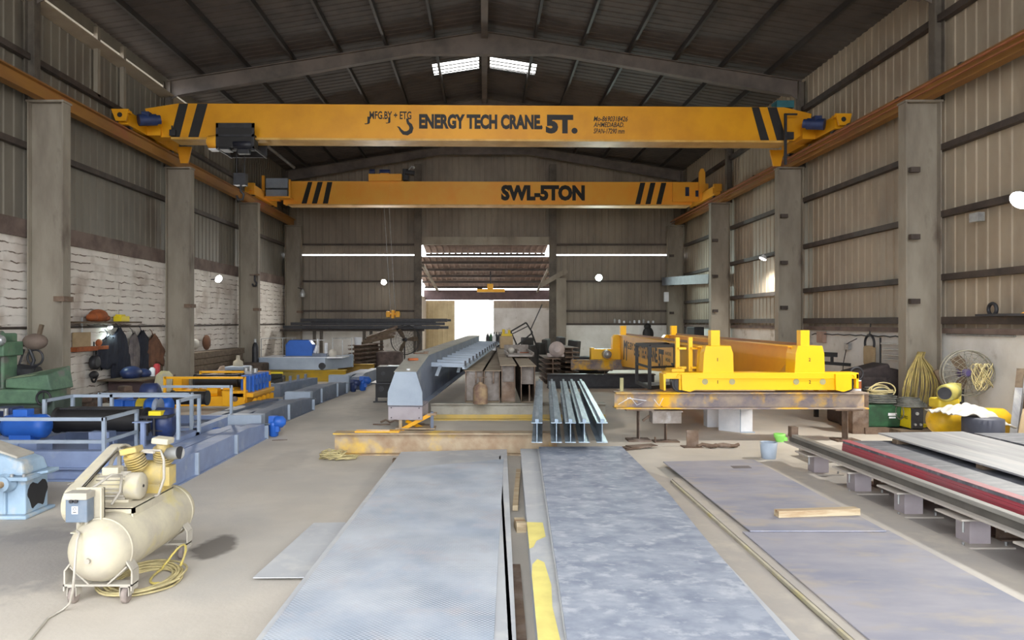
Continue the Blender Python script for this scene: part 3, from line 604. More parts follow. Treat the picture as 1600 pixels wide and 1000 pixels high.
for sgn in (-1, 1):
    x = sgn*8.62
    E = MB().bb(x-.12, -1.75, .16, x+.12, 1.3, .5).bb(x-sgn*.9-.3, -.12, .2, x+.2, .1, .9).bb(x-.14, -1.85, .3, x+.14, -1.7, .56).bb(x-.2, -1.85, .2, x-.05, -1.75, .4)
    if sgn > 0: E.prism([(-.12,0),(.12,0),(.12,1.1),(.05,1.25),(-.05,1.25),(-.12,1.1)], (x-.1, -.3, .2), UX, UZ, (0,.1,0)); E.bb(7.4, -.14, .18, 8.7, -.1, .95)
    e = part(t, 'end_carriage', E, M['co'])
    part(e, 'wheel', MB().cyl((x-.07, -1.5, .28), (x+.07, -1.5, .28), .15), M['dark']); part(e, 'wheel', MB().cyl((x-.07, 1.0, .28), (x+.07, 1.0, .28), .15), M['dark'])
part(t, 'drive_slot', MB().bb(8.0-.1, -.16, .4, 8.05, -.13, .75), M['navy']); part(t, 'drive_slot', MB().bb(8.3, -.16, .38, 8.45, -.13, .62), M['navy'])
part(t, 'control_box', MB().bb(-8.45, -.5, .62, -7.6, -.1, 1.0).bb(-8.45, -.5, .3, -7.62, -.15, .56), M['gg'], bev=.02)
part(t, 'box_tray', MB().bb(-8.55, -.55, .24, -7.5, .1, .29).bb(-8.6, -.5, .25, -8.5, -.4, 1.1).bb(-7.56, -.5, .25, -7.5, -.4, .95), M['co'])
t = thing('top_running_trolley', 'small orange trolley with motors riding on top of the farther orange crane', 'hoist', (-3.6, 28.7, 7.63))
part(t, 'frame', MB().bb(-.95, -.35, 0, .35, .4, .28), M['co'], bev=.01)
part(t, 'motor', MB().cyl((-.95, 0, .4), (-.75, 0, .4), .13).cyl((-.55, 0, .38), (-.15, 0, .38), .14), M['navy'])
part(t, 'gearbox', MB().bb(.38, -.25, .05, .6, .2, .5).cyl((.5, -.3, .35), (.85, -.3, .3), .1), M['dark'], bev=.02)
part(t, 'sensor_arm', MB().bar((.55, -.2, .4), (.75, -.2, .62), .03, .03).ball((.8, -.2, .55), .06), M['bolt'])

# ---------------------------------------------------------------- double girder crane on trestles (right)
def trestle(name, lab, x0, x1, yc, ztop, h, posts, mt, wide=.3):
    t = thing(name, lab, 'beam', ((x0+x1)/2, yc, 0))
    part(t, 'beam', MB().ibeam((x0, yc, ztop-h), (x1, yc, ztop-h), wide, h, .022, .016), mt, world=True)
    for px_ in posts:
        P = MB().ibeam((px_, yc-.1, .03), (px_, yc+.1, .03), .2, ztop-h-.06, .012, .012).bb(px_-.2, yc-.16, .0, px_+.2, yc+.16, .03).bb(px_-.24, yc-.16, ztop-h-.03, px_+.24, yc+.16, ztop-h)
        part(t, 'stand', P, M['rust'], world=True)
    return t
YT = 12.8; s = F/YT
x0, x1 = (960-VX)/s, (1350-VX)/s
tr = trestle('trestle_beam', 'rusty I-beam splashed with yellow paint carrying the front of the yellow double crane', x0, x1, YT, H-(612-VY)/s, .29, (2.72, 6.38), M['ry2'], .34)
part(tr, 'stand_brace', MB().bar((2.8, YT, .35), (3.15, YT, .6), .04, .04), M['rust'], world=True)
part(tr, 'end_plate', MB().bb(x0+.12, YT+.1, .86, x0+.18, YT+.14, 1.1), M['hole'], world=True)
part(tr, 'chalk_marks', MB().tube([W(966,632,YT-.19), W(985,621,YT-.19), W(995,633,YT-.19), W(1010,626,YT-.19), W(980,622,YT-.19)], .006, 5).tube([W(1022,624,YT-.19), W(1030,634,YT-.19), W(1036,622,YT-.19)], .006, 5), M['whitep'], world=True)
YB2 = 24.6; s2 = F/YB2
trestle('trestle_beam', 'rusty yellow I-beam carrying the far end of the yellow double crane', (892-VX)/s2, 8.0, YB2, H-(562-VY)/s2, .34, ((945-VX)/s2, 7.0), M['ry2'], .34)
ZT = H-(612-VY)/s      # top of the front trestle ~ .865
t = thing('double_girder_crane', 'bright yellow double girder crane resting on trestles on the right', 'crane', (0, 0, 0))
def ends(par, yf, xa, xb, zb, k, names_=None):
    E = MB().bb(xa, yf-.11, zb, xb, yf+.11, zb+.33)
    E.bb(xa, yf-.18, zb+.33, xb, yf+.18, zb+.345)
    e = part(par, 'end_carriage', E, M['by'], bev=.006)
    return e
yf = 12.75; sf = F/yf
def fx(px): return (px-VX)/sf
def fz(py): return H-(py-VY)/sf
ec = part(t, 'end_carriage', MB().bb(fx(1058), yf-.13, fz(608.5), fx(1322), yf+.15, fz(582.5)).bb(fx(1037), yf-.15, fz(591), fx(1335), yf+.17, fz(581.5)).prism([(fx(1033),fz(583)),(fx(1037),fz(583)),(fx(1037),fz(609)),(fx(1034),fz(609))][::-1], (0,yf-.15,0), UX, UZ, (0,.3,0)).bb(fx(1331), yf-.15, fz(606), fx(1335), yf+.17, fz(583)), M['by'], bev=.006)
for wx in (1062, 1320):
    d_ = -1 if wx < 1200 else 1
    part(ec, 'wheel', MB().cyl((fx(wx), yf-.06, ZT+.15), (fx(wx), yf+.08, ZT+.15), .15, n=26).cyl((fx(wx), yf-.08, ZT+.15), (fx(wx), yf-.06, ZT+.15), .12, n=26), M['dark'])
    part(ec, 'wheel_housing', MB().prism([(-.13,-.12),(.0,-.15),(.14,-.1),(.14,.16),(-.14,.16)], (fx(wx)-d_*.12, yf-.2, ZT+.17), UX, UZ, (0,.06,0)).tube([(fx(wx)+d_*.04+.05*math.cos(a), yf-.17, ZT+.27+.05*math.sin(a)) for a in [PI*i/6 for i in range(7)]], .014), M['by'])
for hx in (1098, 1140, 1239, 1280): part(ec, 'plugged_hole', MB().cyl((fx(hx), yf-.137, fz(595.5)), (fx(hx), yf-.12, fz(595.5)), .052, n=20), M['hole'])
# towers and posts
for (l, r, tl, tr_, pl, pr_, dig) in ((1095, 1143, 1100, 1138, 1108, 1122, '1'), (1237, 1284, 1242, 1280, 1247, 1261, '2')):
    tw = part(t, 'tower', MB().prism([(fx(l),fz(583)),(fx(r),fz(583)),(fx(r)-.01,fz(552)),(fx(tr_),fz(540)),(fx(tl),fz(540)),(fx(l)+.02,fz(552))], (0,yf-.12,0), UX, UZ, (0,.4,0)), M['by'], bev=.006)
    part(tw, 'post', MB().bb(fx(pl), yf-.1, fz(540), fx(pr_), yf+.06, fz(516)), M['by'], bev=.004)
    part(tw, 'number', MB().text(dig, (fx((l+r)/2-2), yf-.122, fz(564)), UX, UZ, .06, .035 if dig=='2' else .012, fat=.02), M['black'])
    part(ec, 'number', MB().text(dig, (fx((l+r)/2-2), yf-.152, fz(598)) if False else (fx((l+r)/2-2), yf-.132, fz(598.5)), UX, UZ, .06, .035 if dig=='2' else .012, fat=.02), M['black'])
# girders
yb = 25.0; sb = F/yb
def gird(x0n, x1n, x0f, x1f, name='girder'):
    zt_n, zt_f = fz(543), H-(524-VY)/sb
    zb_n, zb_f = fz(588)+.0, H-(566-VY)/sb
    prof = [(0, zb_n+.35), (.8, zb_n-.06), (11.4, zb_f-.1), (12.1, zb_f+.1)]
    mb = MB(); rows = []
    for d, zb in prof:
        k = d/12.1; a = x0n+(x0f-x0n)*k; b = x1n+(x1f-x1n)*k; zt = zt_n+(zt_f-zt_n)*k; y = yf+.1+d
        rows.append([(a,y,zb),(b,y,zb),(b,y,zt),(a,y,zt)])
    vs = [v for r in rows for v in r]; fs = [(3,2,1,0), (12,13,14,15)]
    for i in range(3):
        for j in range(4): fs.append((4*i+j, 4*i+(j+1) % 4, 4*i+4+(j+1) % 4, 4*i+4+j))
    mb.add(vs, fs)
    g = part(t, name, mb, M['by2'])
    part(g, 'top_plate', MB().add([(x0n-.06,yf+.1,zt_n),(x1n+.06,yf+.1,zt_n),(x1f+.06,yf+12.2,zt_f),(x0f-.06,yf+12.2,zt_f),(x0n-.06,yf+.1,zt_n+.02),(x1n+.06,yf+.1,zt_n+.02),(x1f+.06,yf+12.2,zt_f+.02),(x0f-.06,yf+12.2,zt_f+.02)], [(3,2,1,0),(4,5,6,7),(0,1,5,4),(1,2,6,5),(2,3,7,6),(3,0,4,7)]), M['by2'])
    part(g, 'rail', MB().bar(((x0n+x1n)/2, yf+.3, zt_n+.045), ((x0f+x1f)/2, yf+12, zt_f+.045), .05, .05), M['rail'])
    return g, zt_n, zt_f
g1, za, zb_ = gird(fx(1098), fx(1140), (968-VX)/sb, (985-VX)/sb+.03)
g2, _, _ = gird(fx(1240), fx(1281), (1045-VX)/sb, (1062-VX)/sb+.03)
# lettering on the outer face of the first girder, read from the far end towards the near one
xn, xf_ = fx(1098), (968-VX)/sb
dirv = Vector((xn-xf_, -12.1, za-zb_)).normalized(); N_ = dirv.cross(Vector((0,0,1)))
def gp(px, z):      # a point on that face seen at column px
    k = ((px-VX)*1.0); y = None
    # solve (x at distance d)/(Y)=(px-VX)/F
    a = (xf_-xn)/12.1; q = (px-VX)/F
    d = (xn-q*(yf+.1))/(q-a); return Vector((xn+a*d, yf+.1+d, z))-N_*0
LT = MB()
def lt(txt, p0, p1, z0, h, fat): 
    a, b = gp(p0, z0), gp(p1, z0); LT.text(txt, a, (b-a).normalized(), (0,0,1), h, (b-a).length, fat, depth=.006)
lt('MFG.BY', 976, 990, 1.25, .22, .02); lt('ENERGY TECH', 991, 1010, 1.12, .34, .03); lt('CRANE.', 1011, 1028, 1.12, .36, .035); lt('5T.', 1029, 1039, 1.02, .44, .05)
lt('Mo-8690318426', 1040, 1049, 1.36, .08, .01); lt('AHMEDABAD.', 1040, 1048, 1.22, .08, .01); lt('SPAN', 1040, 1046, 1.06, .08, .01)
for p0 in (975, 979): 
    a, b = gp(p0, 1.5), gp(p0+1.4, 1.5)
    a2, b2 = gp(p0-.8, .86), gp(p0+.7, .86); n_ = -N_*.006
    LT.add([v-N_*0+Vector((-.006,0,0)) for v in (a2, b2, b, a)], [(0,1,2,3)])
part(g1, 'lettering', LT, M['black'])
# far end parts
fe = part(t, 'end_carriage', MB().bb((925-VX)/sb, yb-.2, H-(561-VY)/sb, 7.2, yb+.1, H-(545-VY)/sb).bb((922-VX)/sb, yb-.25, H-(562-VY)/sb, (927-VX)/sb, yb+.15, H-(543-VY)/sb), M['by'])
for px_ in (974, 1053):
    xx = (px_-VX)/sb
    tw = part(t, 'tower', MB().prism([(-.42,-.95),(.2,-.95),(.3,0),(-.3,0),(-.38,-.1)], (xx, yb-.1, H-(523-VY)/sb), UX, UZ, (0,.35,0)), M['by'])
    part(tw, 'post', MB().bb(xx-.1, yb-.05, H-(523-VY)/sb, xx+.09, yb+.15, H-(509-VY)/sb), M['by'])
part(t, 'travel_motor', MB().cyl(((945-VX)/sb, yb-.55, 1.0), ((945-VX)/sb, yb-.2, 1.0), .14).ball(((945-VX)/sb, yb-.55, 1.0), .13), M['bolt'])
# small posts and light fittings at the near left
sp = F/14.0
sp = F/13.2
for px_ in (1058, 1078):
    q = part(t, 'cable_post', MB().bb((px_-VX)/sp-.035, 13.15, 1.14, (px_-VX)/sp+.035, 13.23, H-(527-VY)/sp), M['by'])
    part(q, 'bracket', MB().bb((px_-VX)/sp, 13.1, 1.6, (px_-VX)/sp+.14, 13.2, 1.64), M['by']); part(q, 'bracket', MB().bb((px_-VX)/sp, 13.1, 1.25, (px_-VX)/sp+.14, 13.2, 1.29), M['by'])
part(t, 'side_bracket', MB().bb(fx(1052), yf+.1, fz(583), fx(1072), yf+.5, fz(577)).prism([(fx(1040),fz(583)),(fx(1072),fz(583)),(fx(1072),fz(576))], (0,yf+.2,0), UX, UZ, (0,.2,0)), M['by'])
# black maintenance cage
sc_ = F/15.0
def cw(px, py, Y): return W(px, py, Y)
A, B, C_, D = cw(995, 541, 15.6), cw(1015, 543, 14.3), cw(1055, 539, 14.6), cw(1049, 539, 15.9)
A, B, C_, D = [Vector((p.x, p.y, 1.62)) for p in (A, B, C_, D)]
cg = thing('maintenance_cage', 'black steel maintenance cage hanging at the side of the yellow crane', 'cage', (A.x, A.y, .78))
fr = MB()
for p in (A, B, C_, D): fr.bar((p.x, p.y, .78), p, .06, .06)
for a, b in ((A,B),(B,C_),(C_,D),(D,A)):
    fr.bar(a, b, .06, .06)
for a, b in ((A,B),(B,C_),(C_,D)):
    fr.bar((a.x,a.y,1.2), (b.x,b.y,1.2), .04, .04)
    fr.bar((a.x,a.y,.8), (b.x,b.y,.8), .05, .07)
part(cg, 'frame', fr, M['black'], world=True)
part(cg, 'floor_plate', MB().prism([(p.x,p.y) for p in (A,B,C_,D)], (0,0,.77), (1,0,0), (0,1,0), (0,0,.02)), M['p_grey'], world=True)

# ---------------------------------------------------------------- central grey girder
def frame_at(o, d):    # local axes along d
    d = Vector(d).normalized(); r = d.cross(Vector((0,0,1))).normalized(); u = r.cross(d); return Vector(o), r, u, d
o_, r_, u_, d_ = frame_at((-1.52, 13.9, .50), (1.12, 13.6, .2))
def lw(x, z, y): return o_ + r_*x + u_*z + d_*y
t = thing('box_girder', 'long light grey box girder with tapered nose and side walkway, centre of the floor', 'girder', tuple(lw(0,0,0)-Vector((0,0,.3))))
Lg = 13.7
def sec(y, xs): return [lw(x, z, y) for x, z in xs]
def loft(secs):
    n = len(secs[0]); mb = MB(); vs = [v for s_ in secs for v in s_]; fs = [tuple(range(n)), tuple(reversed(range((len(secs)-1)*n, len(secs)*n)))]
    for i in range(len(secs)-1):
        for j in range(n): fs.append((i*n+(j+1) % n, i*n+j, (i+1)*n+j, (i+1)*n+(j+1) % n))
    return mb.add(vs, fs)
B0 = [(-.2,.0),(.2,.0),(.2,.63),(-.2,.63)]; B1 = [(-.2,-.02),(.2,-.02),(.2,.87),(-.2,.87)]
part(t, 'body', loft([sec(0, B0), sec(1.5, B1), sec(Lg, B1)]), M['gbd'], world=True)
tp = loft([sec(0, [(-.22,.63),(.22,.63),(.22,.645),(-.22,.645)]), sec(1.5, [(-.22,.87),(.22,.87),(.22,.885),(-.22,.885)]), sec(Lg, [(-.22,.87),(.22,.87),(.22,.885),(-.22,.885)])])
part(t, 'top_plate', tp, M['ggd'], world=True)
part(t, 'bottom_flange', loft([sec(-.02, [(-.33,-.03),(.33,-.03),(.33,-.01),(-.33,-.01)]), sec(Lg, [(-.33,-.03),(.33,-.03),(.33,-.01),(-.33,-.01)])]), M['gbd'], world=True)
part(t, 'nose_plate', loft([sec(y, [(-.34,.0),(.34,.0),(.335,.25),(.21,.645),(-.19,.645),(-.335,.25)][::1]) for y in (-.04, -.0)]), M['gg'], world=True)
part(t, 'nose_box', loft([sec(y, [(-.33,-.28),(.33,-.28),(.33,-.0),(-.33,-.0)]) for y in (-.02, .7)]), M['pink'], 'pinkish primed end box', world=True)
part(t, 'rivets', MB().cyl(lw(-.27,-.05,-.03), lw(-.27,-.05,-.02), .012, n=8).cyl(lw(.27,-.05,-.03), lw(.27,-.05,-.02), .012, n=8).cyl(lw(-.27,-.24,-.03), lw(-.27,-.24,-.02), .012, n=8).cyl(lw(.27,-.24,-.03), lw(.27,-.24,-.02), .012, n=8), M['dark'], world=True)
wk = MB().bar(lw(.93,.59,1.7), lw(.93,.60,Lg), .05, .06).bar(lw(.95,.565,1.7), lw(.95,.575,Lg), .09, .01)
part(t, 'walkway_angle', wk, M['gg'], world=True)
nb = 14
for i in range(nb):
    y = 2.0+i*(Lg-2.3)/(nb-1)
    b_ = part(t, 'walkway_bracket', MB().bar(lw(.2,.68,y), lw(.93,.66,y), .14, .012).bar(lw(.2,.64,y-.07), lw(.93,.62,y-.07), .012, .08), M['gg'], world=True)
    if i < 2: part(b_, 'brace', MB().bar(lw(.4+.35*i,.62,y-.05), lw(.4+.35*i,.45,y-.6), .07, .02), M['gg'], world=True)
    part(b_, 'end_cap', MB().bar(lw(.93,.66,y-.07), lw(.97,.66,y-.07), .03, .13), M['dark'], world=True)
solo('red_tool', MB().box(lw(-.02,.82,.95), (.2,.1,.05), rz=.4), M['orange'], 'small orange-red tool lying on the nose of the grey girder', 'tool', bev=.01)
solo('steel_scrap', MB().box(lw(.0,.90,1.75), (.3,.12,.03), rz=.3).box(lw(.1,.925,1.85), (.1,.06,.02), rz=-.3), M['rust'], 'flat scrap of rusty steel lying on top of the grey girder', 'scrap')
solo('cup', MB().lathe(lw(.03,.66,.15), lw(.03,.76,.15), [(0,.035),(.03,.04)], 14), M['whitep'], 'tiny white disc on the nose of the grey girder', 'disc')
# yellow X stand under the nose
ys = 13.95; ss = F/ys
t = thing('cross_stand', 'yellow X-shaped steel stand under the nose of the grey girder', 'stand', (-1.35, ys, 0))
def sw(px, py): return W(px, py, ys)
part(t, 'brace', MB().bar(sw(622,674), sw(672,648), .04, .07), M['by2'], world=True); part(t, 'brace', MB().bar(sw(635,658), sw(663,674)+Vector((0,.3,0)), .04, .06), M['by2'], world=True)
part(t, 'leg', MB().bb(-1.65, ys-.02, 0, -1.59, ys+.04, .33), M['ry'], world=True); part(t, 'leg', MB().bb(-1.04, ys-.02, 0, -1.0, ys+.15, .36).bb(-1.04, ys-.02, 0, -.98, ys+.0, .36), M['gbd'], world=True)
part(t, 'top_plate', MB().bb(-1.72, ys-.05, .03, -.95, ys+.3, .055).bb(-1.1, ys-.05, .3, -.93, ys+.2, .34), M['ry'], world=True)
solo('support_block', MB().bb(-1.5, ys+.3, 0, -1.1, ys+.6, .05).bb(-1.45, ys+.32, .05, -1.2, ys+.55, .07), M['rust'], 'low rusty block behind the yellow X stand', 'block')
# transverse beams
t = thing('i_beam', 'pale grey beam with a yellow foot lying crosswise under the rusty uprights', 'beam', (.7, 15.55, 0))
part(t, 'section', MB().ibeam((-1.15, 15.55, 0), (2.6, 15.55, 0), .3, .36, .02, .015), mat('pale_grey_beam', rgb(176,172,160), .7, 0, rgb(150,144,130), 2.5), world=True)
part(t, 'yellow_foot', MB().bb(-1.15, 15.538, .02, 2.6, 15.545, .11).bb(-1.15, 15.395, .0, 2.6, 15.545, .024), mat('worn_yellow_foot', rgb(206,176,90), .7, 0, rgb(176,158,110), 2), world=True)
t = solo('i_beam', MB().ibeam((-2.38, 11.5, 0), (1.15, 11.5, 0), .3, .35, .02, .015), M['ry'], 'rusty I-beam with yellow paint lying crosswise nearest, behind the tread plate', 'beam')
solo('yellow_strip', MB().bb(-2.05, 11.42, .352, -1.35, 11.62, .37), M['by2'], 'bright yellow strip lying on the left end of the nearest crosswise beam', 'strip')
solo('i_beam', MB().ibeam((2.0, 23.0, 0), (5.4, 23.0, 0), .4, .45, .03, .02), M['dark'], 'dark I-beam lying on the floor in front of the back wall', 'beam')
# rusty deep beams
bx = [(727, 755, 580, 'leftmost'), (756, 781, 580, 'second from left'), (783.5, 805, 571.5, 'third from left'), (814, 836, 573, 'rightmost')]
M['red_dummy'] = None
for i, (a, b, ty, nm) in enumerate(bx):
    Y = 15.6; s_ = F/Y; xa, xb = (a-VX)/s_, (b-VX)/s_; zt = H-(ty-VY)/s_; z0 = .365
    L_ = 11.0; sk = .45 if i < 2 else .1
    t = thing('deep_beam', 'rusty deep welded beam, %s of the four beside the grey girder' % nm, 'beam', ((xa+xb)/2, Y, z0), 0, 'deep rusty beams')
    w2 = (xb-xa)/2
    def sk_b(x0, z0_, x1, z1_, y1=L_): return MB().add([(x0,0,z0_),(x1,0,z0_),(x1,0,z1_),(x0,0,z1_),(x0+sk,y1,z0_),(x1+sk,y1,z0_),(x1+sk,y1,z1_),(x0+sk,y1,z1_)], [(3,2,1,0),(4,5,6,7),(0,1,5,4),(1,2,6,5),(2,3,7,6),(3,0,4,7)])
    hh = zt-z0
    part(t, 'web', MB().add([], []) if False else sk_b(-w2, 0, -w2+.015, hh), M['rust']); part(t, 'web', sk_b(w2-.015, 0, w2, hh), M['rust'])
    part(t, 'top_flange', sk_b(-w2-.03, hh, w2+.03, hh+.015), M['rustb']); part(t, 'bottom_flange', sk_b(-w2, 0, w2, .015), M['rustb'])
    D_ = MB().bb(-w2+.015, .12+.05*i, .02 if i != 3 else .37, w2-.015, .14+.05*i, hh)
    part(t, 'diaphragm', D_, M['plateweb'])
    if i == 2: part(t, 'patch_plate', MB().bb(-w2+.02, .02, .02, w2-.02, .04, .44), M['rust'])
    if i in (0, 1, 3): part(t, 'stiffener', MB().bb(.02, .05, .02 if i == 3 else .4, .05, .12, hh if i != 3 else .37), M['rust'])
t = thing('gas_cylinder', 'rusty round-shouldered gas cylinder standing before the leftmost deep beam', 'cylinder', ((752-VX)*15.2/F-.02, 15.28, .37))
part(t, 'bottle', MB().lathe((0,0,0), (0,0,1), [(0,.15),(.02,.155),(.33,.155),(.4,.12),(.43,.05),(.46,.04)]), M['orange'] if False else mat('flaking_cylinder', rgb(150,128,98), .85, 0, rgb(110,84,76), 6, bump=.3))
part(t, 'valve', MB().cyl((0,0,.46), (0,0,.56), .025, n=10).bb(-.12, -.01, .55, .14, .01, .57), M['rust'])
# galvanised joists
for i, ((nx, nb_), (fx_, fb)) in enumerate((((839,700),(843,598)), ((869.5,699),(862,597)), ((891.5,699),(880,597)), ((913,699),(893,598)), ((941,700),(907,597)))):
    Yn, Yf = 10.35, 17.6; sn, sff = F/Yn, F/Yf
    xn_, xf2 = (nx-VX)/sn, (fx_-VX)/sff; z = .37
    lab = ('first', 'second', 'third', 'fourth', 'fifth')[i]
    t = thing('galvanised_joist', 'galvanised I-section rail, %s from the left of the five on the crosswise beams' % lab, 'beam', (xn_, Yn, z), 0, 'galvanised rails')
    dv = (xf2-xn_, Yf-Yn, .0)
    part(t, 'i_section', MB().ibeam((0,0,0), dv, .155, .29, .012, .01), M['galv'])
    part(t, 'square_bar', MB().bar((0,0,.315), (dv[0],dv[1],.315), .05, .05), M['galv'])
# ---------------------------------------------------------------- plates on the floor
def slab(name, pts, z, th, m, lab, cat='plate', group=None, skirt=None):
    """pts: floor-plan corners (x, y); z = underside"""
    area = sum(pts[i][0]*pts[(i+1) % len(pts)][1]-pts[(i+1) % len(pts)][0]*pts[i][1] for i in range(len(pts)))
    if area < 0: pts = pts[::-1]
    mb = MB().prism(pts, (0,0,z), (1,0,0), (0,1,0), (0,0,th)); return solo(name, mb, m, lab, cat, group, bev=.002)
def gpt(px, py, z): v = G(px, py, z); return (v.x, v.y)
zt = .10
slab('steel_plate', [gpt(627,706,zt), gpt(792,702,zt), (.175, 3.4), (-1.47, 3.4), gpt(492,880,zt)], .085, .015, M['p_under'], 'pale smooth steel plate lying under the tread plate in the foreground')
for yy, q in ((4.4, 'near end'), (7.6, 'middle'), (10.6, 'far end')): solo('timber_packer', MB().bb(-1.35, yy, 0, .1, yy+.12, .085), M['woodd'], 'dark timber packer under the left foreground plates, %s' % q, 'timber')
slab('tread_plate', [gpt(612,733,.112), gpt(787,717,.112), (.02, 3.5), (-1.42, 3.5)], .101, .011, M['p_check'], 'large pale tread plate with raised pattern in the centre foreground')
slab('steel_plate', [gpt(490,815,.05), gpt(540,814,.05), gpt(545,899,.05), gpt(395,900,.05)], .03, .008, M['p_under'], 'small grey steel sheet poking out left from under the tread plate')
solo('timber_packer', MB().bb(-1.7, 6.4, 0, -1.45, 6.5, .03).bb(-1.65, 7.2, 0, -1.4, 7.3, .03), M['woodd'], 'thin packer strips under the small grey sheet on the left', 'timber')
# mottled plate stack
zt = .22
slab('steel_plate', [gpt(842,698,zt), gpt(971,697,zt), gpt(1042,767,zt), gpt(1095,832,zt), (1.77, 3.5), (.45, 3.5)], zt-.012, .012, M['p_blue'], 'blue-grey mottled steel plate, top of the centre right stack')
slab('steel_plate', [(.79, 10.8), (2.0, 10.85), (1.86, 3.4), (.44, 3.4)], zt-.026, .012, M['p_under'], 'pale plate directly under the blue-grey mottled plate')
for yy, q in ((4.5, 'near end'), (7.7, 'middle'), (10.3, 'far end')): solo('timber_packer', MB().bb(1.0, yy, 0, 1.8, yy+.12, zt-.028), M['woodd'], 'timber packer under the mottled plate stack, %s' % q, 'timber')
fl = mat('flange_with_yellow_paint', rgb(176,178,180), .6, 0, rgb(158,160,166), 2, col3=rgb(232,214,120), scale3=1.3, lo3=.5, hi3=.54)
solo('flange_bar', MB().ibeam((.685, 11.0, .0), (.43, 3.4, .0), .28, .17, .012, .01), M['p_under'], 'long pale beam flange running along the left edge of the mottled plate', 'beam')
solo('yellow_patch', MB().bb(.30, 4.3, .1705, .46, 6.3, .173) if False else MB().prism([(.407,6.97),(.56,6.95),(.55,6.5),(.46,6.38),(.42,6.2),(.382,6.15)][::-1], (0,0,.1705), (1,0,0), (0,1,0), (0,0,.002)).prism([(.36,5.5),(.38,5.75),(.43,5.88),(.48,5.8),(.49,5.3),(.46,4.9),(.46,4.2),(.318,4.2)][::-1], (0,0,.1705), (1,0,0), (0,1,0), (0,0,.002)), mat('pale_yellow_paint', rgb(236,222,130), .6, 0, rgb(220,204,120), 4), 'pale yellow paint film on the long flange in front', 'paint')
solo('flat_bar', MB().bar((.17, 10.9, .03), (.06, 3.4, .03), .05, .06), M['p_under'], 'thin pale bar on the floor along the right edge of the tread plate', 'bar')
solo('flat_bar', MB().bar((.23, 10.8, .05), (.15, 3.4, .05), .025, .1), M['galv'], 'upright thin edge strip beside the tread plate', 'bar')
solo('timber_offcut', MB().bar((.34, 8.0, .04), (.47, 10.0, .04), .06, .06), M['wood'], 'slim pale timber strip in the dark gap between the foreground plates', 'timber')
solo('timber_offcut', MB().box((.36, 7.3, .05), (.1, .2, .1), rz=.1), M['wood'], 'short yellowish wood block in the gap between the foreground plates', 'timber')
solo('rusty_sheet', MB().box((.24, 5.4, .02), (.1, 1.6, .01), rz=-.02), M['rust'], 'narrow brown sheet strip on the floor in the gap between the plates', 'sheet')
# right plates
z2 = .075
slab('steel_plate', [gpt(1036,721,z2), gpt(1178,718,z2), gpt(1385,829,z2), gpt(1172,829,z2)], z2-.012, .012, M['p_lilac'], 'far lilac-brown steel plate of the right floor stack')
slab('steel_plate', [gpt(1160,830,z2-.014), gpt(1388,828,z2-.014), (3.9, 3.6), (2.46, 3.6)], z2-.028, .012, M['p_lilac'], 'near lilac-blue steel plate of the right floor stack')
slab('steel_plate', [gpt(1050,748,.045), gpt(1222,716,.045), (4.36, 4.2), (4.3, 3.4), (2.38, 3.4)], .03, .015, M['p_dust'], 'dusty wide plate lying beneath the lilac plates')
solo('angle_bar', MB().bar((2.43, 9.4, .03), (2.36, 3.4, .03), .025, .03), M['cream'], 'pale yellowish angle bar along the left edge of the lilac plates', 'bar')
slab('steel_plate', [(2.25, 10.2), (2.5, 9.5), (2.28, 3.4), (2.0, 3.4), (1.95, 10.2)], .01, .008, M['p_dust'], 'narrow dusty plate on the floor between the mottled and lilac plates')
a = G(1213, 807, .08); b = G(1340, 803, .08)
solo('timber_plank', MB().bar((a.x, a.y, .112), (b.x, b.y, .112), .1, .07), M['wood'], 'short pale plank with brown ends lying across the lilac plates', 'timber', bev=.004)
solo('paint_patch', MB().prism([(0,0),(.26,.02),(.27,.18),(.01,.17)], (G(1138,727,z2).x+.0, G(1138,732,z2).y, z2+.001), (1,0,0), (0,1,0), (0,0,.002)), mat('grey_patch', rgb(118,112,112), .8), 'small dark square patch on the far corner of the lilac plate', 'patch')

# ---------------------------------------------------------------- right rack: stands, rail, plates
for i, (yy, nm) in enumerate(((10.1,'farthest'),(9.0,'second farthest'),(7.95,'middle'),(6.9,'second nearest'),(5.85,'nearest'))):
    t = thing('pedestal_stand', 'grey bolted pedestal under the long rail, %s of the five' % nm, 'stand', (4.66, yy, 0), 0, 'rail pedestals')
    part(t, 'base_plate', MB().bb(-.25,-.22,0,.25,.22,.015), M['p_dust']); part(t, 'top_plate', MB().bb(-.24,-.2,.25,.24,.2,.268), M['p_dust'])
    part(t, 'column', MB().bb(-.1,-.1,.015,.1,.1,.25), M['pink'])
    for bx_, by_ in ((-.2,-.16),(.2,-.16)): part(t, 'bolt', MB().cyl((bx_,by_,.015),(bx_,by_,.05),.012,n=8), M['bolt']); part(t, 'bolt', MB().cyl((bx_,by_,.14),(bx_,by_,.25),.011,n=8), M['bolt'])
    part(t, 'shim', MB().bb(-.1,-.08,.268,.08,.08,.31), M['rust'])
t = thing('long_rail', 'long dark steel rail on pedestals along the red plate stack', 'rail', (4.55, 7, .31))
part(t, 'base_flange', MB().bb(-.1, -3.6, 0, .1, 3.75, .02), M['p_dust']); part(t, 'web', MB().bb(-.02,-3.6,.02,.02,3.75,.1), mat('dusty_web', rgb(100,96,90), .7)); part(t, 'head', MB().bb(-.045,-3.6,.095,.045,3.75,.14), mat('worn_rail_head', rgb(150,147,140), .6, .0, rgb(118,114,108), 2, stretch=(1,.2,1)), bev=.008)
part(t, 'stop_block', MB().bb(-.05, 3.6, .1, .05, 3.72, .25), M['rust'])
